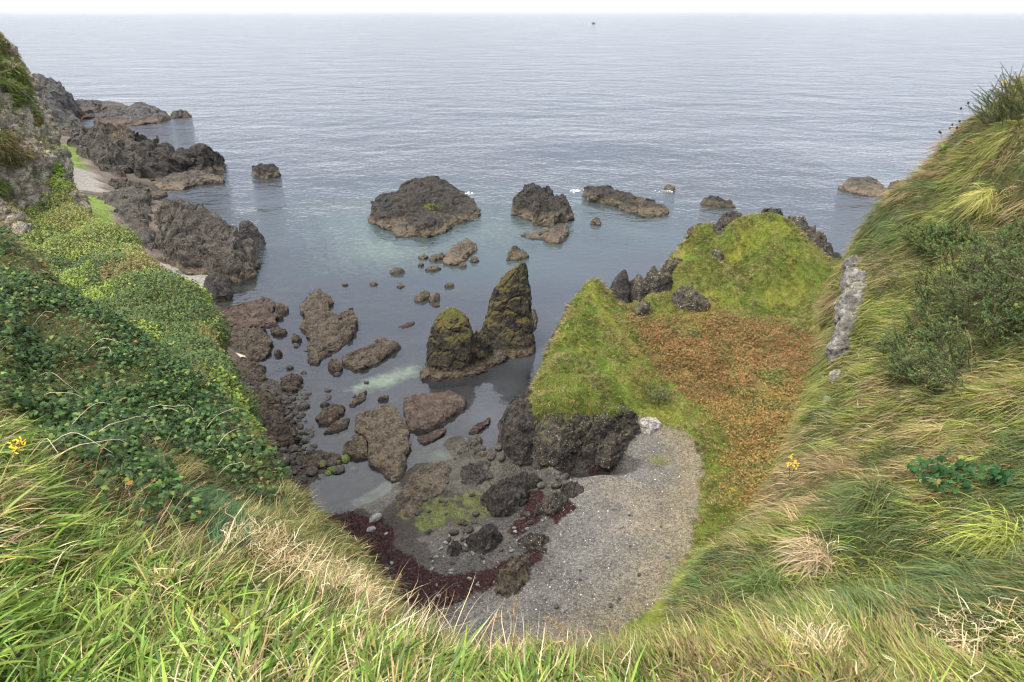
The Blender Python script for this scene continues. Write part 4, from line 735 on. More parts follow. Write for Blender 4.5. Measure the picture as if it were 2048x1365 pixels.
tag(o, 'long tan and green grass draped down the right bank', 'long grass', kind='stuff')
P, Nn, px, py, dd, A = sample(FG, FGN, 150000, VR0, 1.0, near=.9); k = (px > 1150) | inpoly(px, py, IVYP); P, Nn, px, py = P[k], Nn[k], px[k], py[k]; n = len(P); tn = fbm(P, .9, 3, 171)
col = np.where((tn > .05)[:, None], pick(n, [(.15, .115, .05), (.11, .08, .035), (.18, .14, .065)]), pick(n, [(.08, .10, .022), (.055, .075, .02), (.11, .115, .03)]))
o = blades('thatch', P, Nn, downhill(Nn) * .6 + .8 * unit(rng.normal(size=(n, 3))), rng.uniform(.05, .15, n), rng.uniform(.003, .006, n), col, up=.45, lean=.7, droop=.3, segs=3, jit=.4)
tag(o, 'low brown and olive thatch of dead grass under the long grass', 'thatch', kind='stuff')
P, Nn, px, py, dd, A = sample(FG, FGN, 130000, .16, .97, 1e9); k = ~((px > -60) & (px < 2110) & (py > -60) & (py < 1440)) | np.isnan(px); lowr = np.zeros(len(P), bool)
Pl, Nl, pxl, pyl, ddl, A = sample(FG, FGN, 40000, .16, VR0 + .01, 1e9); P, Nn, px = np.concatenate([P[k], Pl]), np.concatenate([Nn[k], Nl]), np.concatenate([px[k], pxl]); k = P[:, 1] > -4; P, Nn = P[k], Nn[k]; n = len(P); f1 = fbm(P, .8, 3, 175)
o = blades('bank_grass', P, Nn, downhill(Nn) * .7 + .8 * unit(rng.normal(size=(n, 3))), rng.uniform(.12, .34, n), rng.uniform(.006, .012, n), np.where((f1 > .05)[:, None], pick(n, [(.2, .17, .07), (.15, .13, .045)]), pick(n, [(.10, .16, .025), (.14, .19, .03), (.07, .12, .02)])), up=.5, lean=.65, droop=.3, segs=3, jit=.35)
tag(o, 'rough grass covering the rest of the bank around the viewpoint', 'grass', kind='stuff')
# --- ivy bank on the left
P, Nn, px, py, dd, A = sample(FG, FGN, 70000, VR0, .85, u0=0, u1=.4)
k = inpoly(px, py, IVYP) & (rng.random(len(P)) < .12 + .95 * smooth(-.25, .3, fbm(P, 1.3, 3, 80))); P, Nn = P[k], Nn[k]; n = len(P)
lc = pick(n, [(.014, .034, .009), (.024, .054, .013), (.042, .08, .018), (.065, .095, .032), (.10, .14, .03), (.25, .13, .03)], [34, 30, 18, 8, 9, .6])
tocam = unit(np.array([0, 0, H_EYE]) - P); nn = unit(Nn * .6 + tocam * .35 + np.array([0, 0, .5]) + .55 * rng.normal(size=(n, 3)))
o = leaves('ivy', P + Nn * rng.uniform(.0, .16, n)[:, None], nn, downhill(Nn) + .9 * rng.normal(size=(n, 3)), rng.uniform(.02, .05, n), lc); tag(o, 'dark glossy ivy leaves covering the left bank', 'ivy', kind='stuff')
# --- mixed grass among and around the ivy, rim of left bank
keepL = lambda px, py: (px < 1320) & ~(inpoly(px, py, IVYP) & (rng.random(len(px)) < .6))
P, Nn, px, py, dd, idx, m = clumps(7000, 16, .04, VR0, .80, keepL, .6)
col = pick(len(P), [(.12, .15, .035), (.17, .17, .05), (.25, .2, .09), (.07, .11, .03), (.2, .12, .05)], [30, 26, 34, 18, 10])
fine = inpoly(px, py, [(300,1000),(430,960),(520,1080),(470,1110),(360,1080)])
col = np.where(fine[:, None], pick(len(P), [(.05, .11, .045), (.07, .13, .05)]), col)
o = blades('wild_grass', P, Nn, downhill(Nn) + .9 * unit(rng.normal(size=(m, 3)))[idx], rng.uniform(.06, .19, len(P)), rng.uniform(.0018, .004, len(P)), col, up=.6, lean=.55, droop=.2, segs=4, jit=.3)
tag(o, 'short tan and green grass along the edge of the left bank', 'wild grass', kind='stuff')
# --- lush foreground grass
LIP = [(-300,800),(0,860),(90,980),(250,1090),(440,1185),(600,1245),(760,1300),(860,1325),(1000,1335),(1150,1350),(1240,1365),(1300,1380),(1300,1900),(-300,1900)]
keepF = lambda px, py: inpoly(px, py, LIP)
P, Nn, px, py, dd, idx, m = clumps(17000, 9, .025, VR0, 1.0, keepF, 1.6)
dry = smooth(-.05, .3, fbm(P, 1.6, 3, 85) + .22 * smooth(130, 40, np.abs(py - 1180 - (px - 700) * .2)) - .16 + .12 * smooth(500, 1000, px))
isd = rng.random(len(P)) < .07 + .5 * dry
col = np.where(isd[:, None], pick(len(P), [(.46, .36, .18), (.56, .47, .28), (.36, .26, .12)]), pick(len(P), [(.11, .20, .026), (.075, .145, .02), (.16, .25, .035), (.22, .26, .05), (.05, .10, .016)]))
Dd = unit(np.array([.35, .25, 0]) + 1.9 * unit(rng.normal(size=(m, 3)) * np.array([1, 1, .2]))[idx])
o = blades('meadow_grass', P, Nn, Dd, rng.uniform(.06, .24, len(P)) * np.where(isd, .85, 1) * np.clip(1.15 - px / 2400, .6, 1), np.where(isd, rng.uniform(.003, .007, len(P)), rng.uniform(.006, .015, len(P))), col * rng.uniform(.6, 1.25, (len(P), 1)), up=rng.uniform(.3, .8, len(P)), lean=.75, droop=rng.uniform(.2, .75, len(P)), segs=7, jit=.3, tip=(.08, (.4, .34, .16)))
tag(o, 'bright green and straw coloured grass at the viewer\'s feet', 'meadow grass', kind='stuff')
# --- pale straw mats
STRAW = [[(1840,1290),(1900,1250),(2060,1230),(2060,1320),(1980,1345),(1880,1330)], [(1560,1290),(1640,1250),(1700,1270),(1680,1330),(1580,1350)], [(930,1270),(1010,1250),(1060,1290),(1000,1320)], [(440,1080),(520,1060),(600,1100),(760,1190),(740,1250),(640,1190),(520,1150)]]
P, Nn, px, py, dd, A = sample(FG, FGN, 110000, VR0, 1.0, near=1.2); k = np.zeros(len(P), bool)
for p in STRAW: k |= inpoly(px, py, p)
k |= rng.random(len(P)) < .012
P, Nn = P[k][:17000], Nn[k][:17000]
o = blades('straw', P + Nn * rng.uniform(0, .07, len(P))[:, None], Nn, unit(rng.normal(size=P.shape)), rng.uniform(.07, .2, len(P)), rng.uniform(.002, .005, len(P)), pick(len(P), [(.5, .4, .23), (.42, .31, .15), (.56, .48, .3)]), up=.35, lean=.6, droop=.2, segs=6, jit=.3, curl=.12)
tag(o, 'matted pale dry straw lying on the bank grass', 'straw', kind='stuff')
# --- dry trailing stems over the ivy
def tube(P, r, sides=5):
    P = np.asarray(P, float); T = unit(np.gradient(P, axis=0)); a = unit(np.cross(T, np.array([.3, .2, 1.0]))); b = np.cross(T, a); r = np.broadcast_to(r, (len(P),))
    th = np.linspace(0, 2 * math.pi, sides, endpoint=False); return P[:, None] + r[:, None, None] * (a[:, None] * np.cos(th)[None, :, None] + b[:, None] * np.sin(th)[None, :, None])
M['stem'] = flat_mat('dry_stem', (.42, .34, .24), .8); M['stalk'] = flat_mat('straw_stalk', (.36, .27, .13), .8)
M['darkstem'] = flat_mat('dark_stem', (.06, .05, .03), .8)
def at_px(S, Nn, px, py):
    qx, qy, dd = project(S); d = (qx - px) ** 2 + (qy - py) ** 2; d = np.where(np.isnan(d), 1e9, d); d[:, :int(VR0 * (S.shape[1] - 1))] = 1e9; i = np.unravel_index(np.argmin(d), d.shape); return S[i], Nn[i]
for i in range(26):
    px, py = random.uniform(20, 560), random.uniform(640, 1000)
    if py < 610 + px * .62: continue
    p, n_ = at_px(FG, FGN, px, py); L = random.uniform(.2, .5); d0 = unit(np.array([random.uniform(.3, 1), random.uniform(-.3, .6), random.uniform(-.25, .35)])); s = np.linspace(0, 1, 9)[:, None]
    c = p + n_ * .06 + L * (d0 * s + n_ * (.35 * np.sin(s * 2.6)) + np.array([0, 0, -.15]) * s ** 2 + .05 * np.sin(s * random.uniform(5, 12)) * np.array([.3, 1, .5]))
    T = tube(c, np.linspace(.0025, .001, 9)); o = mesh('dry_stem', T.reshape(-1, 3) - p, grid_faces(9, 5, True), M['stem']); o.location = p
    tag(o, 'pale bare dry stem trailing over the dark ivy of the left bank', 'dry stem', 'bare stems over the ivy')
# --- tall seed stalks
for px, py, L, lean, lab, dark in ((780,1225,.30,.15,'tall brown grass stalk against the red seaweed',0),(1012,1290,.34,.02,'tall straw stalk standing against the worn grey slab',0),(955,1285,.27,.35,'leaning straw stalk left of the centre clump',0),(1165,1330,.3,-.3,'straw stalk leaning towards the beach shingle',0),(1330,1345,.34,.12,'lone thin stalk against the bright green strip',0),(520,1180,.34,.18,'straw stalk rising from the left straw mat',0),(330,1080,.36,.4,'long slanting stalk beside the left ivy',0),(250,1060,.36,.35,'long slanting stalk farthest left by the ivy',0),(400,1095,.34,.45,'slanting stalk over the fine dark grass',0),(1948,770,.5,-.18,'tall brown stalk in front of the gorse bush',0),(200,960,.3,.25,'pale stalk at the left picture edge',0)):
    p, n_ = at_px(FG, FGN, px, py); s = np.linspace(0, 1, 10)[:, None]; c = p + L * (np.array([lean, .05, 1.0]) * s + np.array([lean * .8, 0, -.1]) * s ** 3)
    r = empty('seed_stalk', tuple(p)); tag(r, lab, 'grass stalk', 'seed stalks')
    st = mesh('stalk', tube(c - p, np.linspace(.0022, .0009, 10)).reshape(-1, 3), grid_faces(10, 5, True), M['stalk'], parent=r)
    k_ = 60; ss = rng.uniform(.68, 1, k_); cpos = np.stack([np.interp(ss, s[:, 0], (c - p)[:, j]) for j in range(3)], -1)
    blades('seed_head', cpos, unit(rng.normal(size=(k_, 3)) + np.array([0, 0, 1.0])), np.tile(np.array([[lean, 0, 1.0]]), (k_, 1)), .022, .004, pick(k_, [(.32, .22, .09), (.4, .3, .15)]), up=.4, lean=.7, droop=.1, segs=2, jit=.35, parent=r)
for i, (px, py) in enumerate(((1885,292),(1893,288),(1902,286),(1908,278),(1915,282),(1930,258),(1922,268),(1940,242))):
    p, n_ = at_px(FG, FGN, px + 6, py + 12); r = empty('knapweed', tuple(p)); L = random.uniform(.22, .34); s = np.linspace(0, 1, 6)[:, None]; c = L * (np.array([random.uniform(-.75, -.35), 0, 1.0]) * s)
    tag(r, 'thin dark flower stalk with dry round head on the right skyline', 'knapweed', 'dry flower heads on the skyline'); mesh('stalk', tube(c, np.linspace(.0015, .001, 6)).reshape(-1, 3), grid_faces(6, 5, True), M['darkstem'], parent=r)
    b = blob('seed_head', None, 0, .014, 0, None, 'seed', None, (1, 1, 1.2), i, None, 7, 8); b.location = tuple(c[-1]); b.parent = r
# --- gorse bushes
def gorse(name, pts, nrm, label, L=(.10, .2), cols=None):
    n = len(pts); base = pts.mean(0); r = empty(name, tuple(base)); tag(r, label, 'gorse bush', 'gorse bushes')
    d = unit(nrm * .5 + np.array([-.35, -.25, .35]) + .45 * rng.normal(size=(n, 3))); L_ = rng.uniform(*L, n); per = 34
    idx = np.repeat(np.arange(n), per); s = np.tile(np.linspace(.1, 1, per), n); P = pts[idx] - base + d[idx] * (L_[idx] * s)[:, None]
    rad = unit(np.cross(d[idx], rng.normal(size=(len(idx), 3)))); nd = unit(rad + d[idx] * .75)
    cols = cols or [(.085, .145, .045), (.11, .175, .06), (.06, .11, .035), (.17, .2, .06)]
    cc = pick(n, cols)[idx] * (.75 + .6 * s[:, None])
    ln = .024 * (1.15 - .6 * s)
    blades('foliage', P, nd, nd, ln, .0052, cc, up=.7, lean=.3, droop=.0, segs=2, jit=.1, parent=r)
    V = []; 
    c = np.stack([pts - base - d * .06, pts - base + d * (L_ * .5)[:, None], pts - base + d * L_[:, None]], 1); Tt = np.concatenate([tube(ci, np.array([.004, .003, .0012]), 4)[None] for ci in c]); f = grid_faces(3, 4, True)
    mesh('stem', Tt.reshape(-1, 3), (f[None] + 12 * np.arange(n)[:, None, None]).reshape(-1, 4), M['darkstem'], parent=r)
    return r
P, Nn, px, py, dd, A = sample(FG, FGN, 60000, VR0, 1.0, 200, .5, 1); k = inpoly(px + 45 * fbm(P, 2, 3, 46), py + 30 * fbm(P, 2, 3, 47), GORSE) & (fbm(P, 1.5, 3, 48) > -.42); P, Nn = P[k][:1750], Nn[k][:1750]
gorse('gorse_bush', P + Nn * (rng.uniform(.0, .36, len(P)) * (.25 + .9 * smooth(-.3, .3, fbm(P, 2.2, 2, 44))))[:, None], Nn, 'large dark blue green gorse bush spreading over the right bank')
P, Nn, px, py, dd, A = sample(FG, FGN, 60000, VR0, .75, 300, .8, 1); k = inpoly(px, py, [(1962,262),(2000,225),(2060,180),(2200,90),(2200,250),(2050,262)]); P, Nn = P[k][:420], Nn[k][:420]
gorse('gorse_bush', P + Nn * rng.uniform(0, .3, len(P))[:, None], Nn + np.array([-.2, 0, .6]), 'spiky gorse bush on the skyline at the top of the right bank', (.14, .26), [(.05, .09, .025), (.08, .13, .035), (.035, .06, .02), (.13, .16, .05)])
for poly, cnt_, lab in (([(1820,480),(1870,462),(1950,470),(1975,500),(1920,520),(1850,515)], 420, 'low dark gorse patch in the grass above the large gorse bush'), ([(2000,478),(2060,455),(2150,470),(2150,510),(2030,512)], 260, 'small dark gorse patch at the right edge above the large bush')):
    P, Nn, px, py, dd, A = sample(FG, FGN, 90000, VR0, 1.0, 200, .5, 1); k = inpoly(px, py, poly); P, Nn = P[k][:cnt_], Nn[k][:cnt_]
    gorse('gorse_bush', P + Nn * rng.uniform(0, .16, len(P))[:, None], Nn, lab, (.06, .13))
for px, py, r_, pal, lab in ((1975,400,.30,[(.3, .3, .07), (.24, .27, .05), (.36, .32, .12)],'pale yellow arching grass tussock on the upper right bank'), (1640,1130,.3,[(.36, .28, .16), (.42, .34, .22), (.3, .22, .12)],'bleached tan tussock hanging on the lower right bank'), (1760,1010,.34,[(.07, .10, .03), (.10, .13, .035), (.05, .085, .028), (.17, .16, .06)],'dark green arching tussock in the middle of the right bank'), (1540,1190,.3,[(.07, .12, .03), (.12, .15, .04)],'dark tussock drooping over the lower rim of the right bank'), (1900,880,.3,[(.34, .27, .13), (.2, .2, .05)],'tan tussock below the large gorse bush'), (2010,1080,.32,[(.24, .27, .05), (.18, .2, .05)],'yellow green tussock near the right edge below the ivy patches')):
    p, n_ = at_px(FG, FGN, px, py); n = 520; a = rng.uniform(0, 6.28, n); D = np.stack([np.cos(a), np.sin(a), 0 * a], -1) + np.array([-.3, -.2, -.1])
    o = blades('grass_tussock', rng.normal(size=(n, 3)) * .05, np.tile(unit(n_ + np.array([0, 0, .7])), (n, 1)), D, r_ * rng.uniform(.6, 1.2, n), .0045, pick(n, pal), up=.65, lean=.7, droop=.75, segs=7, jit=.3); o.location = p; tag(o, lab, 'grass tussock')
# --- ivy and broad leaved plants on the right bank
for poly, n_, lab, sz in (([(1850,950),(1900,940),(1960,955),(1990,985),(1930,1000),(1860,990)], 120, 'patch of dark ivy leaves under the tan grass on the right bank', (.03, .055)), ([(1990,960),(2030,955),(2040,985),(2000,990)], 70, 'small ivy patch beside the larger one near the right edge', (.03, .05))):
    P, Nn, px, py, dd, A = sample(FG, FGN, 80000, VR0, 1.0, 60, .5, 1); k = inpoly(px, py, poly); P, Nn = P[k][:n_], Nn[k][:n_]; n = len(P)
    o = leaves('ivy', P + Nn * rng.uniform(.03, .16, n)[:, None], unit(Nn + unit(np.array([0, 0, H_EYE]) - P) + .5 * rng.normal(size=(n, 3))), rng.normal(size=(n, 3)), rng.uniform(*sz, n), pick(n, [(.012, .04, .01), (.022, .06, .014), (.12, .12, .03)], [10, 6, 1])); tag(o, lab, 'ivy')
DOCK = np.array([(0, -.5), (.12, -.4), (.17, -.1), (.15, .2), (.08, .45), (0, .6), (-.08, .45), (-.15, .2), (-.17, -.1), (-.12, -.4)])
for px, py, lab in ((505,1335,'broad leaved dock plant in the grass at the bottom edge'), (1210,1345,'coarse green plant left of the draped right bank'), (1890,300+10,'leafy green plant on the brow of the right bank')):
    p, n_ = at_px(FG, FGN, px, py); n = 9; a = rng.uniform(0, 6.28, n); D = np.stack([np.cos(a), np.sin(a), rng.uniform(.3, 1.3, n)], -1); nn = unit(np.cross(D, np.cross(np.array([0, 0, 1.0]) + .01, D))); r = .06 if py > 1000 else .09
    o = leaves('dock_plant', unit(D) * r * .5 + np.array([0, 0, .06]), nn, D, r * 1.5 * rng.uniform(.7, 1.1, n), pick(n, [(.10, .2, .03), (.14, .24, .05)]), DOCK, 'leaf', .25); o.location = p; tag(o, lab, 'plant')
for px, py, lab in ((1580,965,'yellow ragwort flowering at the rim of the right bank'), (2000,195,'yellow flower among the skyline gorse'), (40,945,'yellow leaved weed at the left edge of the grass')):
    p, n_ = at_px(FG, FGN, px, py); r = empty('ragwort', tuple(p)); tag(r, lab, 'flower')
    for j in range(4):
        h = np.array([random.uniform(-.1, .1), random.uniform(-.06, .06), random.uniform(.14, .24)]); mesh('stem', tube(h * np.linspace(0, 1, 4)[:, None], .002).reshape(-1, 3), grid_faces(4, 5, True), M['darkstem'], parent=r)
        n = 14; leaves('flower_head', h + rng.normal(size=(n, 3)) * .012, unit(rng.normal(size=(n, 3)) + np.array([0, -.5, 1])), rng.normal(size=(n, 3)), .022, np.tile(np.array([[.6, .4, .02]]), (n, 1)), DOCK, 'leaf', .1, parent=r)
# --- white rock outcrop in the right rim
for i, (px, py, hh, ww) in enumerate(((1700,525,.20,.20),(1690,560,.26,.22),(1712,548,.14,.13),(1690,610,.34,.26),(1682,660,.34,.24),(1672,700,.26,.2),(1660,745,.16,.14),(1702,585,.22,.18),(1648,790,.08,.08),(1590,905,.07,.06),(1515,1045,.10,.07))):
    p, n_ = at_px(FG, FGN, px + 16, py); ww *= .55; hh *= .7
    o = blob('bank_rock', None, 0, 1.0, 0, ('white lichened rock in the outcrop along the right bank rim' if i < 9 else 'small white stone poking from the draped grass rim'), 'white', 'white rocks of the bank rim', (ww, ww * 1.2, hh), 20 + i, 'rock', 44, 56, rough=.3); o.location = p - n_ * .04 + np.array([-.06, 0, -.03])
# ------------------------------------------------------------------ lower left slope (shrubs) and grey cliff
LS = [((95,300,40),(20,380,36),(-200,470,28)), ((140,395,36),(60,470,31),(-120,560,24)), ((190,455,32),(90,540,27),(-60,640,21)), ((240,490,29.5),(140,590,24),(0,720,18)), ((300,538,27.5),(190,640,21.5),(80,790,15)), ((372,595,25),(270,690,19),(160,840,13)), ((405,640,22.5),(330,740,17),(250,900,11.5)), ((440,705,20),(390,790,15),(330,960,10.5)), ((472,770,18),(440,850,13.5),(400,1010,9.8)), ((500,850,15.5),(480,930,12),(460,1060,9))]
C = np.array([[at_d(*p) for p in s] for s in LS]); hr = unit(C[:, 0] * np.array([1, 1, 0]))
d1 = C[:, 0] + hr * .8 - np.array([0, 0, 3.5]); d2 = d1 * np.array([1, 1, .0]) + hr * 2.5 + np.array([0, 0, -.3])
C = np.concatenate([d2[:, None], d1[:, None], C], 1); S2 = patch(C, 12, 20); N2 = normals(S2); N2 = N2 * np.sign(N2[:, 50].mean(0)[2])
S2 = S2 + N2 * (.95 * fbm(S2, .4, 4, 101) + .38 * fbm(S2, 1.2, 3, 102))[..., None]; N2 = normals(S2); N2 = N2 * np.sign(N2[:, 50].mean(0)[2])
o = mesh('hill', S2.reshape(-1, 3), grid_faces(*S2.shape[:2]), M['soil'], (np.array([.05, .055, .02]) * (1 + .5 * fbm(S2, 1, 3, 103)[..., None])).reshape(-1, 3)); tag(o, 'lower slope of green shrubs between the ivy bank and the shore', 'hillside', kind='structure')
P, Nn, px, py, dd, A = sample(S2, N2, 170000, .3, .95, 60); n = len(P); f1 = fbm(P, .75, 3, 105); f2 = fbm(P, .9, 3, 106); f3 = fbm(P, .28, 2, 107)
lc = pick(n, [(.05, .085, .02), (.065, .10, .025), (.04, .065, .02)])
lc = np.where((f1 + .35 * rng.random(n) > .36)[:, None], pick(n, [(.12, .175, .022), (.16, .21, .03)]), lc); lc = np.where((f2 > .28)[:, None], pick(n, [(.03, .055, .018), (.04, .07, .025)]), lc); lc = np.where((f3 < -.22)[:, None], pick(n, [(.12, .10, .035), (.14, .13, .04), (.10, .085, .03)]), lc)
lc = np.where((py < 520)[:, None] & (rng.random(n) < .5)[:, None], pick(n, [(.13, .17, .03), (.18, .19, .05)]), lc)
o = leaves('shrubbery', P + Nn * rng.uniform(0, .3, n)[:, None], unit(Nn * .4 + np.array([.1, -.5, .7]) + .55 * rng.normal(size=(n, 3))), rng.normal(size=(n, 3)), rng.uniform(.03, .085, n), lc, DOCK * np.array([2.2, 1]), 'blade', .2); tag(o, 'lime green and dark low shrubs on the lower left slope', 'shrubs', kind='stuff')
P, Nn, px, py, dd, A = sample(S2, N2, 60000, .3, .95, 60); n = len(P); k = fbm(P, .6, 3, 109) > -.05; P, Nn = P[k], Nn[k]; n = len(P)
o = blades('slope_grass', P, Nn, downhill(Nn) + .7 * rng.normal(size=(n, 3)), rng.uniform(.12, .4, n), rng.uniform(.012, .026, n), pick(n, [(.16, .19, .03), (.22, .2, .06), (.10, .13, .02), (.2, .15, .06)]), up=.7, lean=.5, droop=.25, segs=2); tag(o, 'rough grass between the shrubs of the lower left slope', 'grass', kind='stuff')
# cliff
CL = [((-6,66,42),(-60,58,38),(-200,20,33),(-420,-100,27)), ((38,118,41),(-10,135,37.5),(-150,120,32),(-400,80,26)), ((62,180,40.5),(15,190,37),(-120,190,31.5),(-380,200,25.5)), ((84,245,40),(35,250,36.5),(-100,255,31),(-360,300,25)), ((106,295,39.5),(55,300,36),(-80,320,30.5),(-340,400,24.5)), ((126,345,39),(70,350,35.5),(-60,385,30),(-320,480,24)), ((136,395,37.5),(80,420,34),(-40,460,29),(-300,560,23)), ((165,470,35),(95,500,31.5),(-30,560,27),(-280,660,22)), ((190,540,31),(110,590,28),(-20,660,24),(-260,780,20))]
C = np.array([[at_d(*p) for p in s] for s in CL]); hr = unit(C[:, 0] * np.array([1, 1, 0]))
C = np.concatenate([(C[:, 0] + hr * 14 + np.array([-4, 0, 0]))[:, None], (C[:, 0] + hr * 2.5 + np.array([-.6, 0, -.1]))[:, None], C], 1); S3 = patch(C, 20, 26)
S3n = normals(S3); s_ = np.sign((S3n[:, 80] * (np.array([0, 0, H_EYE]) - S3[:, 80])).sum(-1).mean()); S3n *= s_
d1_, d2_ = worley(S3 * np.array([1, 1, .7]), .42, 120); e1_, e2_ = worley(S3, 1.3, 121)
S3 = S3 + S3n * (1.1 * fbm(S3, .28, 5, 122, .55, True) - .75 * np.exp(-(d2_ - d1_) / .08) + .5 * (d1_ - .5) - .25 * np.exp(-(e2_ - e1_) / .1) + .2 * fbm(S3, 2.2, 3, 123))[..., None]
S3n = normals(S3) * s_
# fill the soil colour by rock, keep ledges green with grass
o = mesh('cliff', S3.reshape(-1, 3), grid_faces(*S3.shape[:2]), M['cliff']); tag(o, 'pale grey craggy cliff at the upper left above the shore', 'cliff', kind='structure')
P, Nn, px, py, dd, A = sample(S3, S3n, 120000, .36, 1.0, 40)
led = [[(-50,50),(0,66),(38,118),(62,178),(75,220),(40,200),(0,170),(-50,170)], [(-50,270),(10,260),(40,292),(70,305),(40,325),(-50,330)], [(-50,355),(20,360),(15,390),(-50,380)], [(60,210),(85,235),(90,255),(70,250)], [(20,180),(45,200),(40,215),(15,200)]]
k = np.zeros(len(P), bool)
for p in led: k |= inpoly(px + 8 * fbm(P, 1.0, 2, 130), py, p)
k |= (Nn[:, 2] > .72) & (rng.random(len(P)) < .4)
Pg, Ng = P[k], Nn[k]; n = len(Pg); f1 = fbm(Pg, .5, 3, 131)
cc = np.where((f1 > .05)[:, None], pick(n, [(.17, .15, .05), (.12, .085, .035), (.15, .14, .04)]), pick(n, [(.10, .14, .025), (.14, .18, .03), (.06, .09, .02)]))
o = blades('ledge_grass', Pg, Ng, unit(np.array([.2, -.2, -.2]) + .6 * rng.normal(size=(n, 3))), rng.uniform(.15, .45, n), rng.uniform(.02, .05, n), cc, up=.5, lean=.6, droop=.35, segs=2, jit=.3); tag(o, 'green and brown grass on the ledges of the grey cliff', 'grass', kind='stuff')
k = inpoly(px + 10 * fbm(P, .8, 2, 133), py, [(98,330),(112,330),(135,400),(160,470),(165,520),(90,500),(70,450),(100,440),(105,420),(85,390),(110,400)]); Pg, Ng = P[k], Nn[k]; n = len(Pg)
o = leaves('ivy', Pg + Ng * rng.uniform(.05, .3, n)[:, None], unit(Ng + np.array([.1, -.4, .5]) + .4 * rng.normal(size=(n, 3))), rng.normal(size=(n, 3)), rng.uniform(.08, .16, n), pick(n, [(.10, .17, .015), (.14, .21, .02), (.06, .11, .015)]), DOCK * np.array([2.2, 1]), 'blade', .2); tag(o, 'bright green ivy hanging down the grey cliff face', 'ivy', kind='stuff')
# ------------------------------------------------------------------ headland vegetation
x, y = rng.uniform(-3, 42, 640000), rng.uniform(28, 84, 640000); z = ground_z(x, y)
e = .15; gxn = (ground_z(x + e, y) - z) / e; gyn = (ground_z(x, y + e) - z) / e; Nn = unit(np.stack([-gxn, -gyn, np.ones_like(z)], -1)); slope = np.hypot(gxn, gyn)
P = np.stack([x, y, z], -1); jx, jy = .5 * fbm(P, .9, 3, 21), .5 * fbm(P, .9, 3, 31)
hd = inpoly(x + jx, y + jy, HEAD) & (z > .9) & (slope < np.where(z > 3.2, 3.4, 1.6) + .5 * fbm(P, 1, 3, 140)); br = inpoly(x + jx, y + jy, BRACK) | inpoly(x + jx, y + jy, BRACK2)
def softm(poly, r): return sum(inpoly(x + jx + r * math.cos(a_), y + jy + r * math.sin(a_), poly).astype(float) for a_ in np.arange(6) * 1.047) / 6
br1 = inpoly(x + jx, y + jy, BRACK)
brs = np.maximum(softm(BRACK, 1.8) * .8 + .2 * br1, .42 * softm(BRACK2, 1.3))
px, py, dd = project(P); vis = (px > 900) & (px < 1900) & (py > 350) & (py < 1400)
kb = hd & vis & (rng.random(len(x)) < brs ** 1.5) & (fbm(P, .7, 3, 141) > -.3 - .3 * rng.random(len(x))); kg = hd & vis & (~br | (rng.random(len(x)) < .55))
Pg, Ng = P[kg], Nn[kg]; n = len(Pg); f1, f2 = fbm(Pg, .35, 4, 142), fbm(Pg, 1.3, 3, 143)
cc = pick(n, [(.09, .145, .018), (.125, .18, .022), (.06, .10, .016)], var=.4); cc = np.where((f2 + .6 * f1 > .05)[:, None], pick(n, [(.2, .18, .06), (.16, .15, .04), (.24, .2, .09)]), cc); cc = np.where((f1 < -.15)[:, None] & (rng.random(n) < .6)[:, None], pick(n, [(.075, .13, .015), (.11, .175, .02)]), cc)
cc = cc * 1.0 * (1 + .6 * fbm(Pg, .8, 4, 145)[:, None]); tn = fbm(Pg, .55, 4, 146) + .3 * (rng.random(n) - .5); cc = np.where((tn > .16)[:, None], pick(n, [(.2, .165, .06), (.15, .12, .04), (.11, .12, .025)]), cc)
o = blades('turf_grass', Pg, Ng, unit(downhill(Ng) * .5 + rng.normal(size=(n, 3)) * .6 + .5 * unit(np.stack([f1, f2, 0 * f1], -1))), rng.uniform(.10, .32, n) * (1 + .5 * f2), rng.uniform(.02, .045, n), cc, up=.6, lean=.55, droop=.15, segs=2, jit=.3); tag(o, 'bright green tussocky grass on the headland', 'grass', kind='stuff')
i_ = rng.integers(0, n, 16000); k_ = fbm(Pg[i_], .5, 3, 160) > -.1; i_ = i_[k_]; q_ = np.repeat(i_, 9); m_ = len(q_); Pt = Pg[q_] + rng.normal(size=(m_, 3)) * [.12, .12, 0]
o = blades('tussock_grass', Pt, Ng[q_], unit(rng.normal(size=(len(i_), 3)) + downhill(Ng[i_])).repeat(9, 0), rng.uniform(.25, .55, m_), rng.uniform(.02, .04, m_), pick(len(i_), [(.17, .14, .05), (.05, .075, .015), (.12, .13, .03), (.2, .17, .07), (.08, .06, .025)]).repeat(9, 0), up=.75, lean=.5, droop=.35, segs=3, jit=.35); tag(o, 'tan and dark tussocks dotted over the headland turf', 'grass tussocks', kind='stuff')
FROND = np.array([(0, -.5), (.30, -.25), (.16, -.1), (.24, .1), (.1, .2), (.13, .38), (0, .6), (-.13, .38), (-.1, .2), (-.24, .1), (-.16, -.1), (-.30, -.25)])
Pb, Nb = P[kb][:110000], Nn[kb][:110000]; n = len(Pb); f1, f2 = fbm(Pb, .4, 3, 150), fbm(Pb, 1.1, 3, 151); q = rng.random(n)
cc = pick(n, [(.17, .078, .026), (.19, .098, .034), (.12, .06, .024), (.18, .115, .045)], var=.25); cc = np.where((q < .2 + .9 * np.clip(f1 + .5 * f2, 0, 1))[:, None], pick(n, [(.075, .105, .022), (.05, .085, .022), (.13, .12, .03)]), cc)
cc = cc * (1 + .55 * fbm(Pb, .5, 3, 152)[:, None]); near = (Pb[:, 1] < 44)[:, None]; cc = np.where(near & (q > .5)[:, None], pick(n, [(.21, .12, .03), (.2, .14, .04)]), cc)
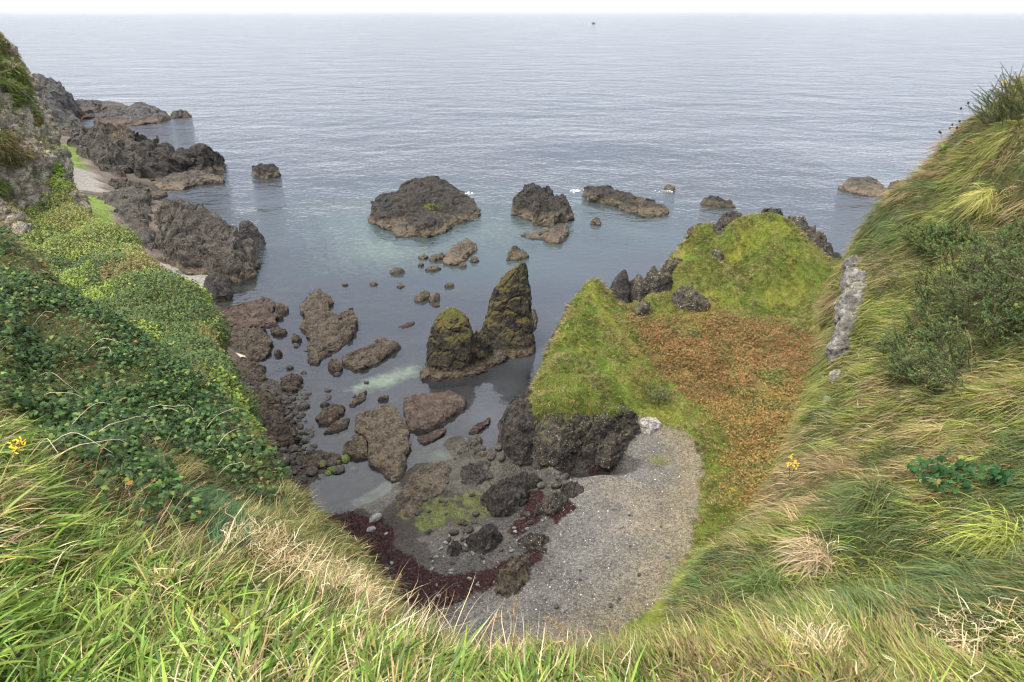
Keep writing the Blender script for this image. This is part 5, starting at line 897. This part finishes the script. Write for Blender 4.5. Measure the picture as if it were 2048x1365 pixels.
o = leaves('bracken', Pb + np.array([0, 0, 1.0]) * (rng.uniform(.1, .55, n) + .3 * f2)[:, None], unit(np.array([0, -.35, .8]) + .55 * rng.normal(size=(n, 3))), rng.normal(size=(n, 3)), rng.uniform(.08, .2, n), cc, FROND, 'blade', .3); tag(o, 'rusty autumn bracken filling the headland hollow', 'bracken', kind='stuff')
x, y = rng.uniform(-14, 8, 130000), rng.uniform(24, 42, 130000); z = ground_z(x, y); P = np.stack([x, y, z], -1); jx, jy = .5 * fbm(P * [1, 1, 0], .9, 4, 21), .5 * fbm(P * [1, 1, 0], .9, 4, 31); k = np.zeros(len(x), bool)
for p in WEED: k |= inpoly(x + jx, y + jy, p)
P = P[k][:26000]; n = len(P)
o = blades('seaweed', P, np.tile([[0, 0, 1.0]], (n, 1)), rng.normal(size=(n, 3)) * [1, 1, .1], rng.uniform(.08, .22, n), rng.uniform(.03, .07, n), pick(n, [(.024, .007, .007), (.034, .011, .009), (.017, .006, .006)]), up=.3, lean=.9, droop=.25, segs=2, jit=.4); tag(o, 'dark red brown seaweed thrown up along the inner beach', 'seaweed', kind='stuff')
x, y = rng.uniform(2, 18, 60000), rng.uniform(24, 46, 60000); z = ground_z(x, y); a_ = sum(inpoly(x + 1.5 * math.cos(t_), y + 1.5 * math.sin(t_), HEAD).astype(float) for t_ in np.arange(6) * 1.047) / 6
k = (a_ > .05) & (~inpoly(x, y, HEAD)) & (rng.random(len(x)) < .8 * a_ + .4 * (y < 33) * a_) & (z > 1.9); P = np.stack([x, y, z], -1)[k]; n = len(P)
o = blades('beach_grass', P, np.tile([[0, 0, 1.0]], (n, 1)), rng.normal(size=(n, 3)), rng.uniform(.08, .22, n), rng.uniform(.015, .03, n), pick(n, [(.2, .16, .05), (.14, .15, .03), (.24, .17, .06), (.10, .15, .02)]), up=.6, lean=.6, droop=.2, segs=2); tag(o, 'yellowing thin grass creeping onto the upper shingle', 'grass', kind='stuff')
P, Nn, px, py, dd, A = sample(FG, FGN, 90000, VR0, 1.0, near=1.2); k = inpoly(px, py, [(250,1060),(420,1080),(560,1130),(760,1240),(1000,1330),(1250,1360),(1250,1420),(900,1390),(600,1290),(300,1180),(150,1100)]) & (rng.random(len(px)) < .035); P, Nn = P[k], Nn[k]; n = len(P)
o = blades('dry_grass', P, Nn, unit(np.array([.5, .35, .25]) + .45 * rng.normal(size=(n, 3))), rng.uniform(.16, .34, n), rng.uniform(.0025, .005, n), pick(n, [(.5, .41, .24), (.42, .32, .16), (.58, .5, .33)]), up=.75, lean=.5, droop=.15, segs=6, jit=.2, curl=.05); tag(o, 'bleached dry grass stems standing along the lip of the bank', 'dry grass', kind='stuff')
# coast grass and islet patch
x, y = rng.uniform(-110, -30, 60000), rng.uniform(60, 170, 60000); k = np.zeros(len(x), bool)
for p in CGRASS: k |= inpoly(x, y, p)
x, y = x[k], y[k]; P = np.stack([x, y, ground_z(x, y)], -1); n = len(P)
if n: 
    o = blades('shore_grass', P, np.tile([[0, 0, 1.0]], (n, 1)), rng.normal(size=(n, 3)), rng.uniform(.2, .5, n), rng.uniform(.05, .1, n), pick(n, [(.085, .11, .028), (.10, .13, .03), (.16, .13, .06)]), up=.6, segs=2); tag(o, 'green grass along the rocky shore below the cliff', 'grass', kind='stuff')
def grass_on(obj, px, py, rx, ry, n, label, pal, Lr=(.1, .3), wd=.05):
    """grass rooted on the rock's own surface"""
    co = np.empty(len(obj.data.vertices) * 3); obj.data.vertices.foreach_get('co', co); co = co.reshape(-1, 3) + np.array(obj.location); qx, qy, dd = project(co); m = ((qx - px) / rx) ** 2 + ((qy - py) / ry) ** 2 < 1
    c = co[m]
    if not len(c): return
    i = rng.integers(0, len(c), n); j = rng.integers(0, len(c), n); t = rng.random((n, 1)) * .25; Pp = c[i] * (1 - t) + c[j] * t
    o = blades('grass_tuft', Pp, np.tile([[0, 0, 1.0]], (n, 1)), rng.normal(size=(n, 3)), rng.uniform(*Lr, n), wd, pick(n, pal), up=.6, segs=2); tag(o, label, 'grass', kind='stuff')
byl = lambda s: [o for o in sc.objects if s in (o.get('label') or '')][0]
bpy.context.view_layer.update()
grass_on(byl('largest dark islet'), 868, 414, 22, 7, 900, 'lime green grass patch on top of the largest dark islet', [(.10, .14, .02), (.13, .17, .025)], (.15, .35), .08)
grass_on(byl('squat dome'), 900, 630, 34, 12, 1200, 'green grass cap on the squat sea stack', [(.10, .15, .02), (.14, .18, .03)], (.12, .3), .03)
grass_on(byl('biggest bulging'), 1130, 826, 62, 20, 2200, 'green turf hanging over the top of the biggest speckled rock face', [(.10, .14, .02), (.14, .17, .03), (.17, .15, .05)], (.15, .4), .03)
grass_on(byl('low white flecked'), 1235, 825, 45, 16, 1200, 'green turf creeping down the low speckled rock face', [(.10, .14, .02), (.14, .16, .03)], (.15, .35), .03)
grass_on(byl('tall pointed'), 1030, 545, 26, 22, 700, 'olive grass tufts on the crest of the tall sea stack', [(.12, .12, .03), (.15, .15, .03)], (.1, .25), .03)
grass_on(byl('lumpy brown outcrop'), 243, 268, 24, 9, 700, 'rusty yellow scrub crowning the lumpy brown outcrop', [(.25, .15, .03), (.2, .13, .04)], (.3, .7), .12)
# shrub in the hollow
p = at_z(1315, 800, 3.4); n = 700; a = rng.normal(size=(n, 3)) * np.array([.55, .4, .35])
o = leaves('shrub', a + np.array([0, 0, .5]), unit(rng.normal(size=(n, 3)) + np.array([0, -.3, .6])), rng.normal(size=(n, 3)), rng.uniform(.1, .25, n), pick(n, [(.06, .085, .03), (.09, .09, .04)]), FROND * np.array([.5, 1]), 'blade', .2); o.location = tuple(p); tag(o, 'dark twiggy shrub at the foot of the ridge above the shingle', 'shrub')
# yellow green plant patch on the shingle
p = at_z(1318, 920, 2.1); n = 500; a = rng.normal(size=(n, 3)) * np.array([.45, .35, .04])
o = blades('beach_plant', a, np.tile([[0, 0, 1.0]], (n, 1)), rng.normal(size=(n, 3)), rng.uniform(.08, .2, n), .03, pick(n, [(.16, .17, .03), (.26, .18, .04), (.10, .16, .02)]), up=.6, segs=2); o.location = tuple(p); tag(o, 'yellow green plant patch growing alone on the shingle', 'plant')
# ------------------------------------------------------------------ boat far out
b0 = at_z(1187, 47.5, 0); r = empty('boat', tuple(b0)); tag(r, 'tiny dark boat far out near the horizon', 'boat')
Lb = 8.0
hv = np.array([(-Lb/2, -1.2, 0), (Lb/2, 0, 0), (-Lb/2, 1.2, 0), (-Lb/2, -1.4, 1.3), (Lb/2 + .8, 0, 1.9), (-Lb/2, 1.4, 1.3)])
mesh('hull', hv, [(0, 1, 4, 3), (1, 2, 5, 4), (2, 0, 3, 5), (3, 4, 5, 5)], M['hull'], parent=r, smooth_=False)
cv = np.array([(x_, y_, z_) for z_ in (1.3, 3.2) for x_, y_ in ((-2.5, -.9), (.5, -.9), (.5, .9), (-2.5, .9))]); mesh('cabin', cv, [(4, 5, 6, 7), (0, 1, 5, 4), (1, 2, 6, 5), (2, 3, 7, 6), (3, 0, 4, 7)], M['cabin'], parent=r, smooth_=False)
# foam where the swell breaks
def foam(px, py, rx, ry, n, label):
    q = rng.normal(size=(n, 2)); c = at_z(px + q[:, 0] * rx, py + q[:, 1] * ry, .03); V = ico[None] * (rng.uniform(.04, .13, n)[:, None, None] * np.array([1.6, 1, .35])) + c[:, None]
    o = mesh('foam', V.reshape(-1, 3), (icf[None] + 12 * np.arange(n)[:, None, None]).reshape(-1, 3), M['foam']); tag(o, label, 'foam', kind='stuff')
foam(1152, 382, 6, 1.2, 45, 'white foam breaking left of the long slanting islet'); foam(1336, 382, 8, 1.2, 30, 'white foam around the tiny rock beyond the islet'); foam(1786, 388, 5, 1.2, 25, 'foam between the brown islet and the right bank'); foam(940, 388, 4, 2, 15, 'thin foam at the seaward end of the largest islet')
print('objects', len(sc.objects), 'faces', sum(len(o.data.polygons) for o in sc.objects if o.type == 'MESH'))

# ------------------------------------------------------------------ sea air
hm, t = new_mat('sea_haze'); o_ = N(t, 'ShaderNodeOutputMaterial'); pv = N(t, 'ShaderNodeVolumePrincipled', inp={'Color': (.93, .96, 1, 1), 'Density': 0.28e-4, 'Anisotropy': 0.0}); lk(t, pv.outputs[0], o_.inputs['Volume'])
hb_ = 45000.0; hvx = np.array([(x_, y_, z_) for z_ in (-8.0, 42.0) for x_, y_ in ((-hb_, -300), (hb_, -300), (hb_, hb_), (-hb_, hb_))])
o = mesh('haze', hvx, [(3, 2, 1, 0), (4, 5, 6, 7), (0, 1, 5, 4), (1, 2, 6, 5), (2, 3, 7, 6), (3, 0, 4, 7)], hm, smooth_=False); tag(o, 'thin pale sea haze lightening the far water towards the horizon', 'haze', kind='stuff')
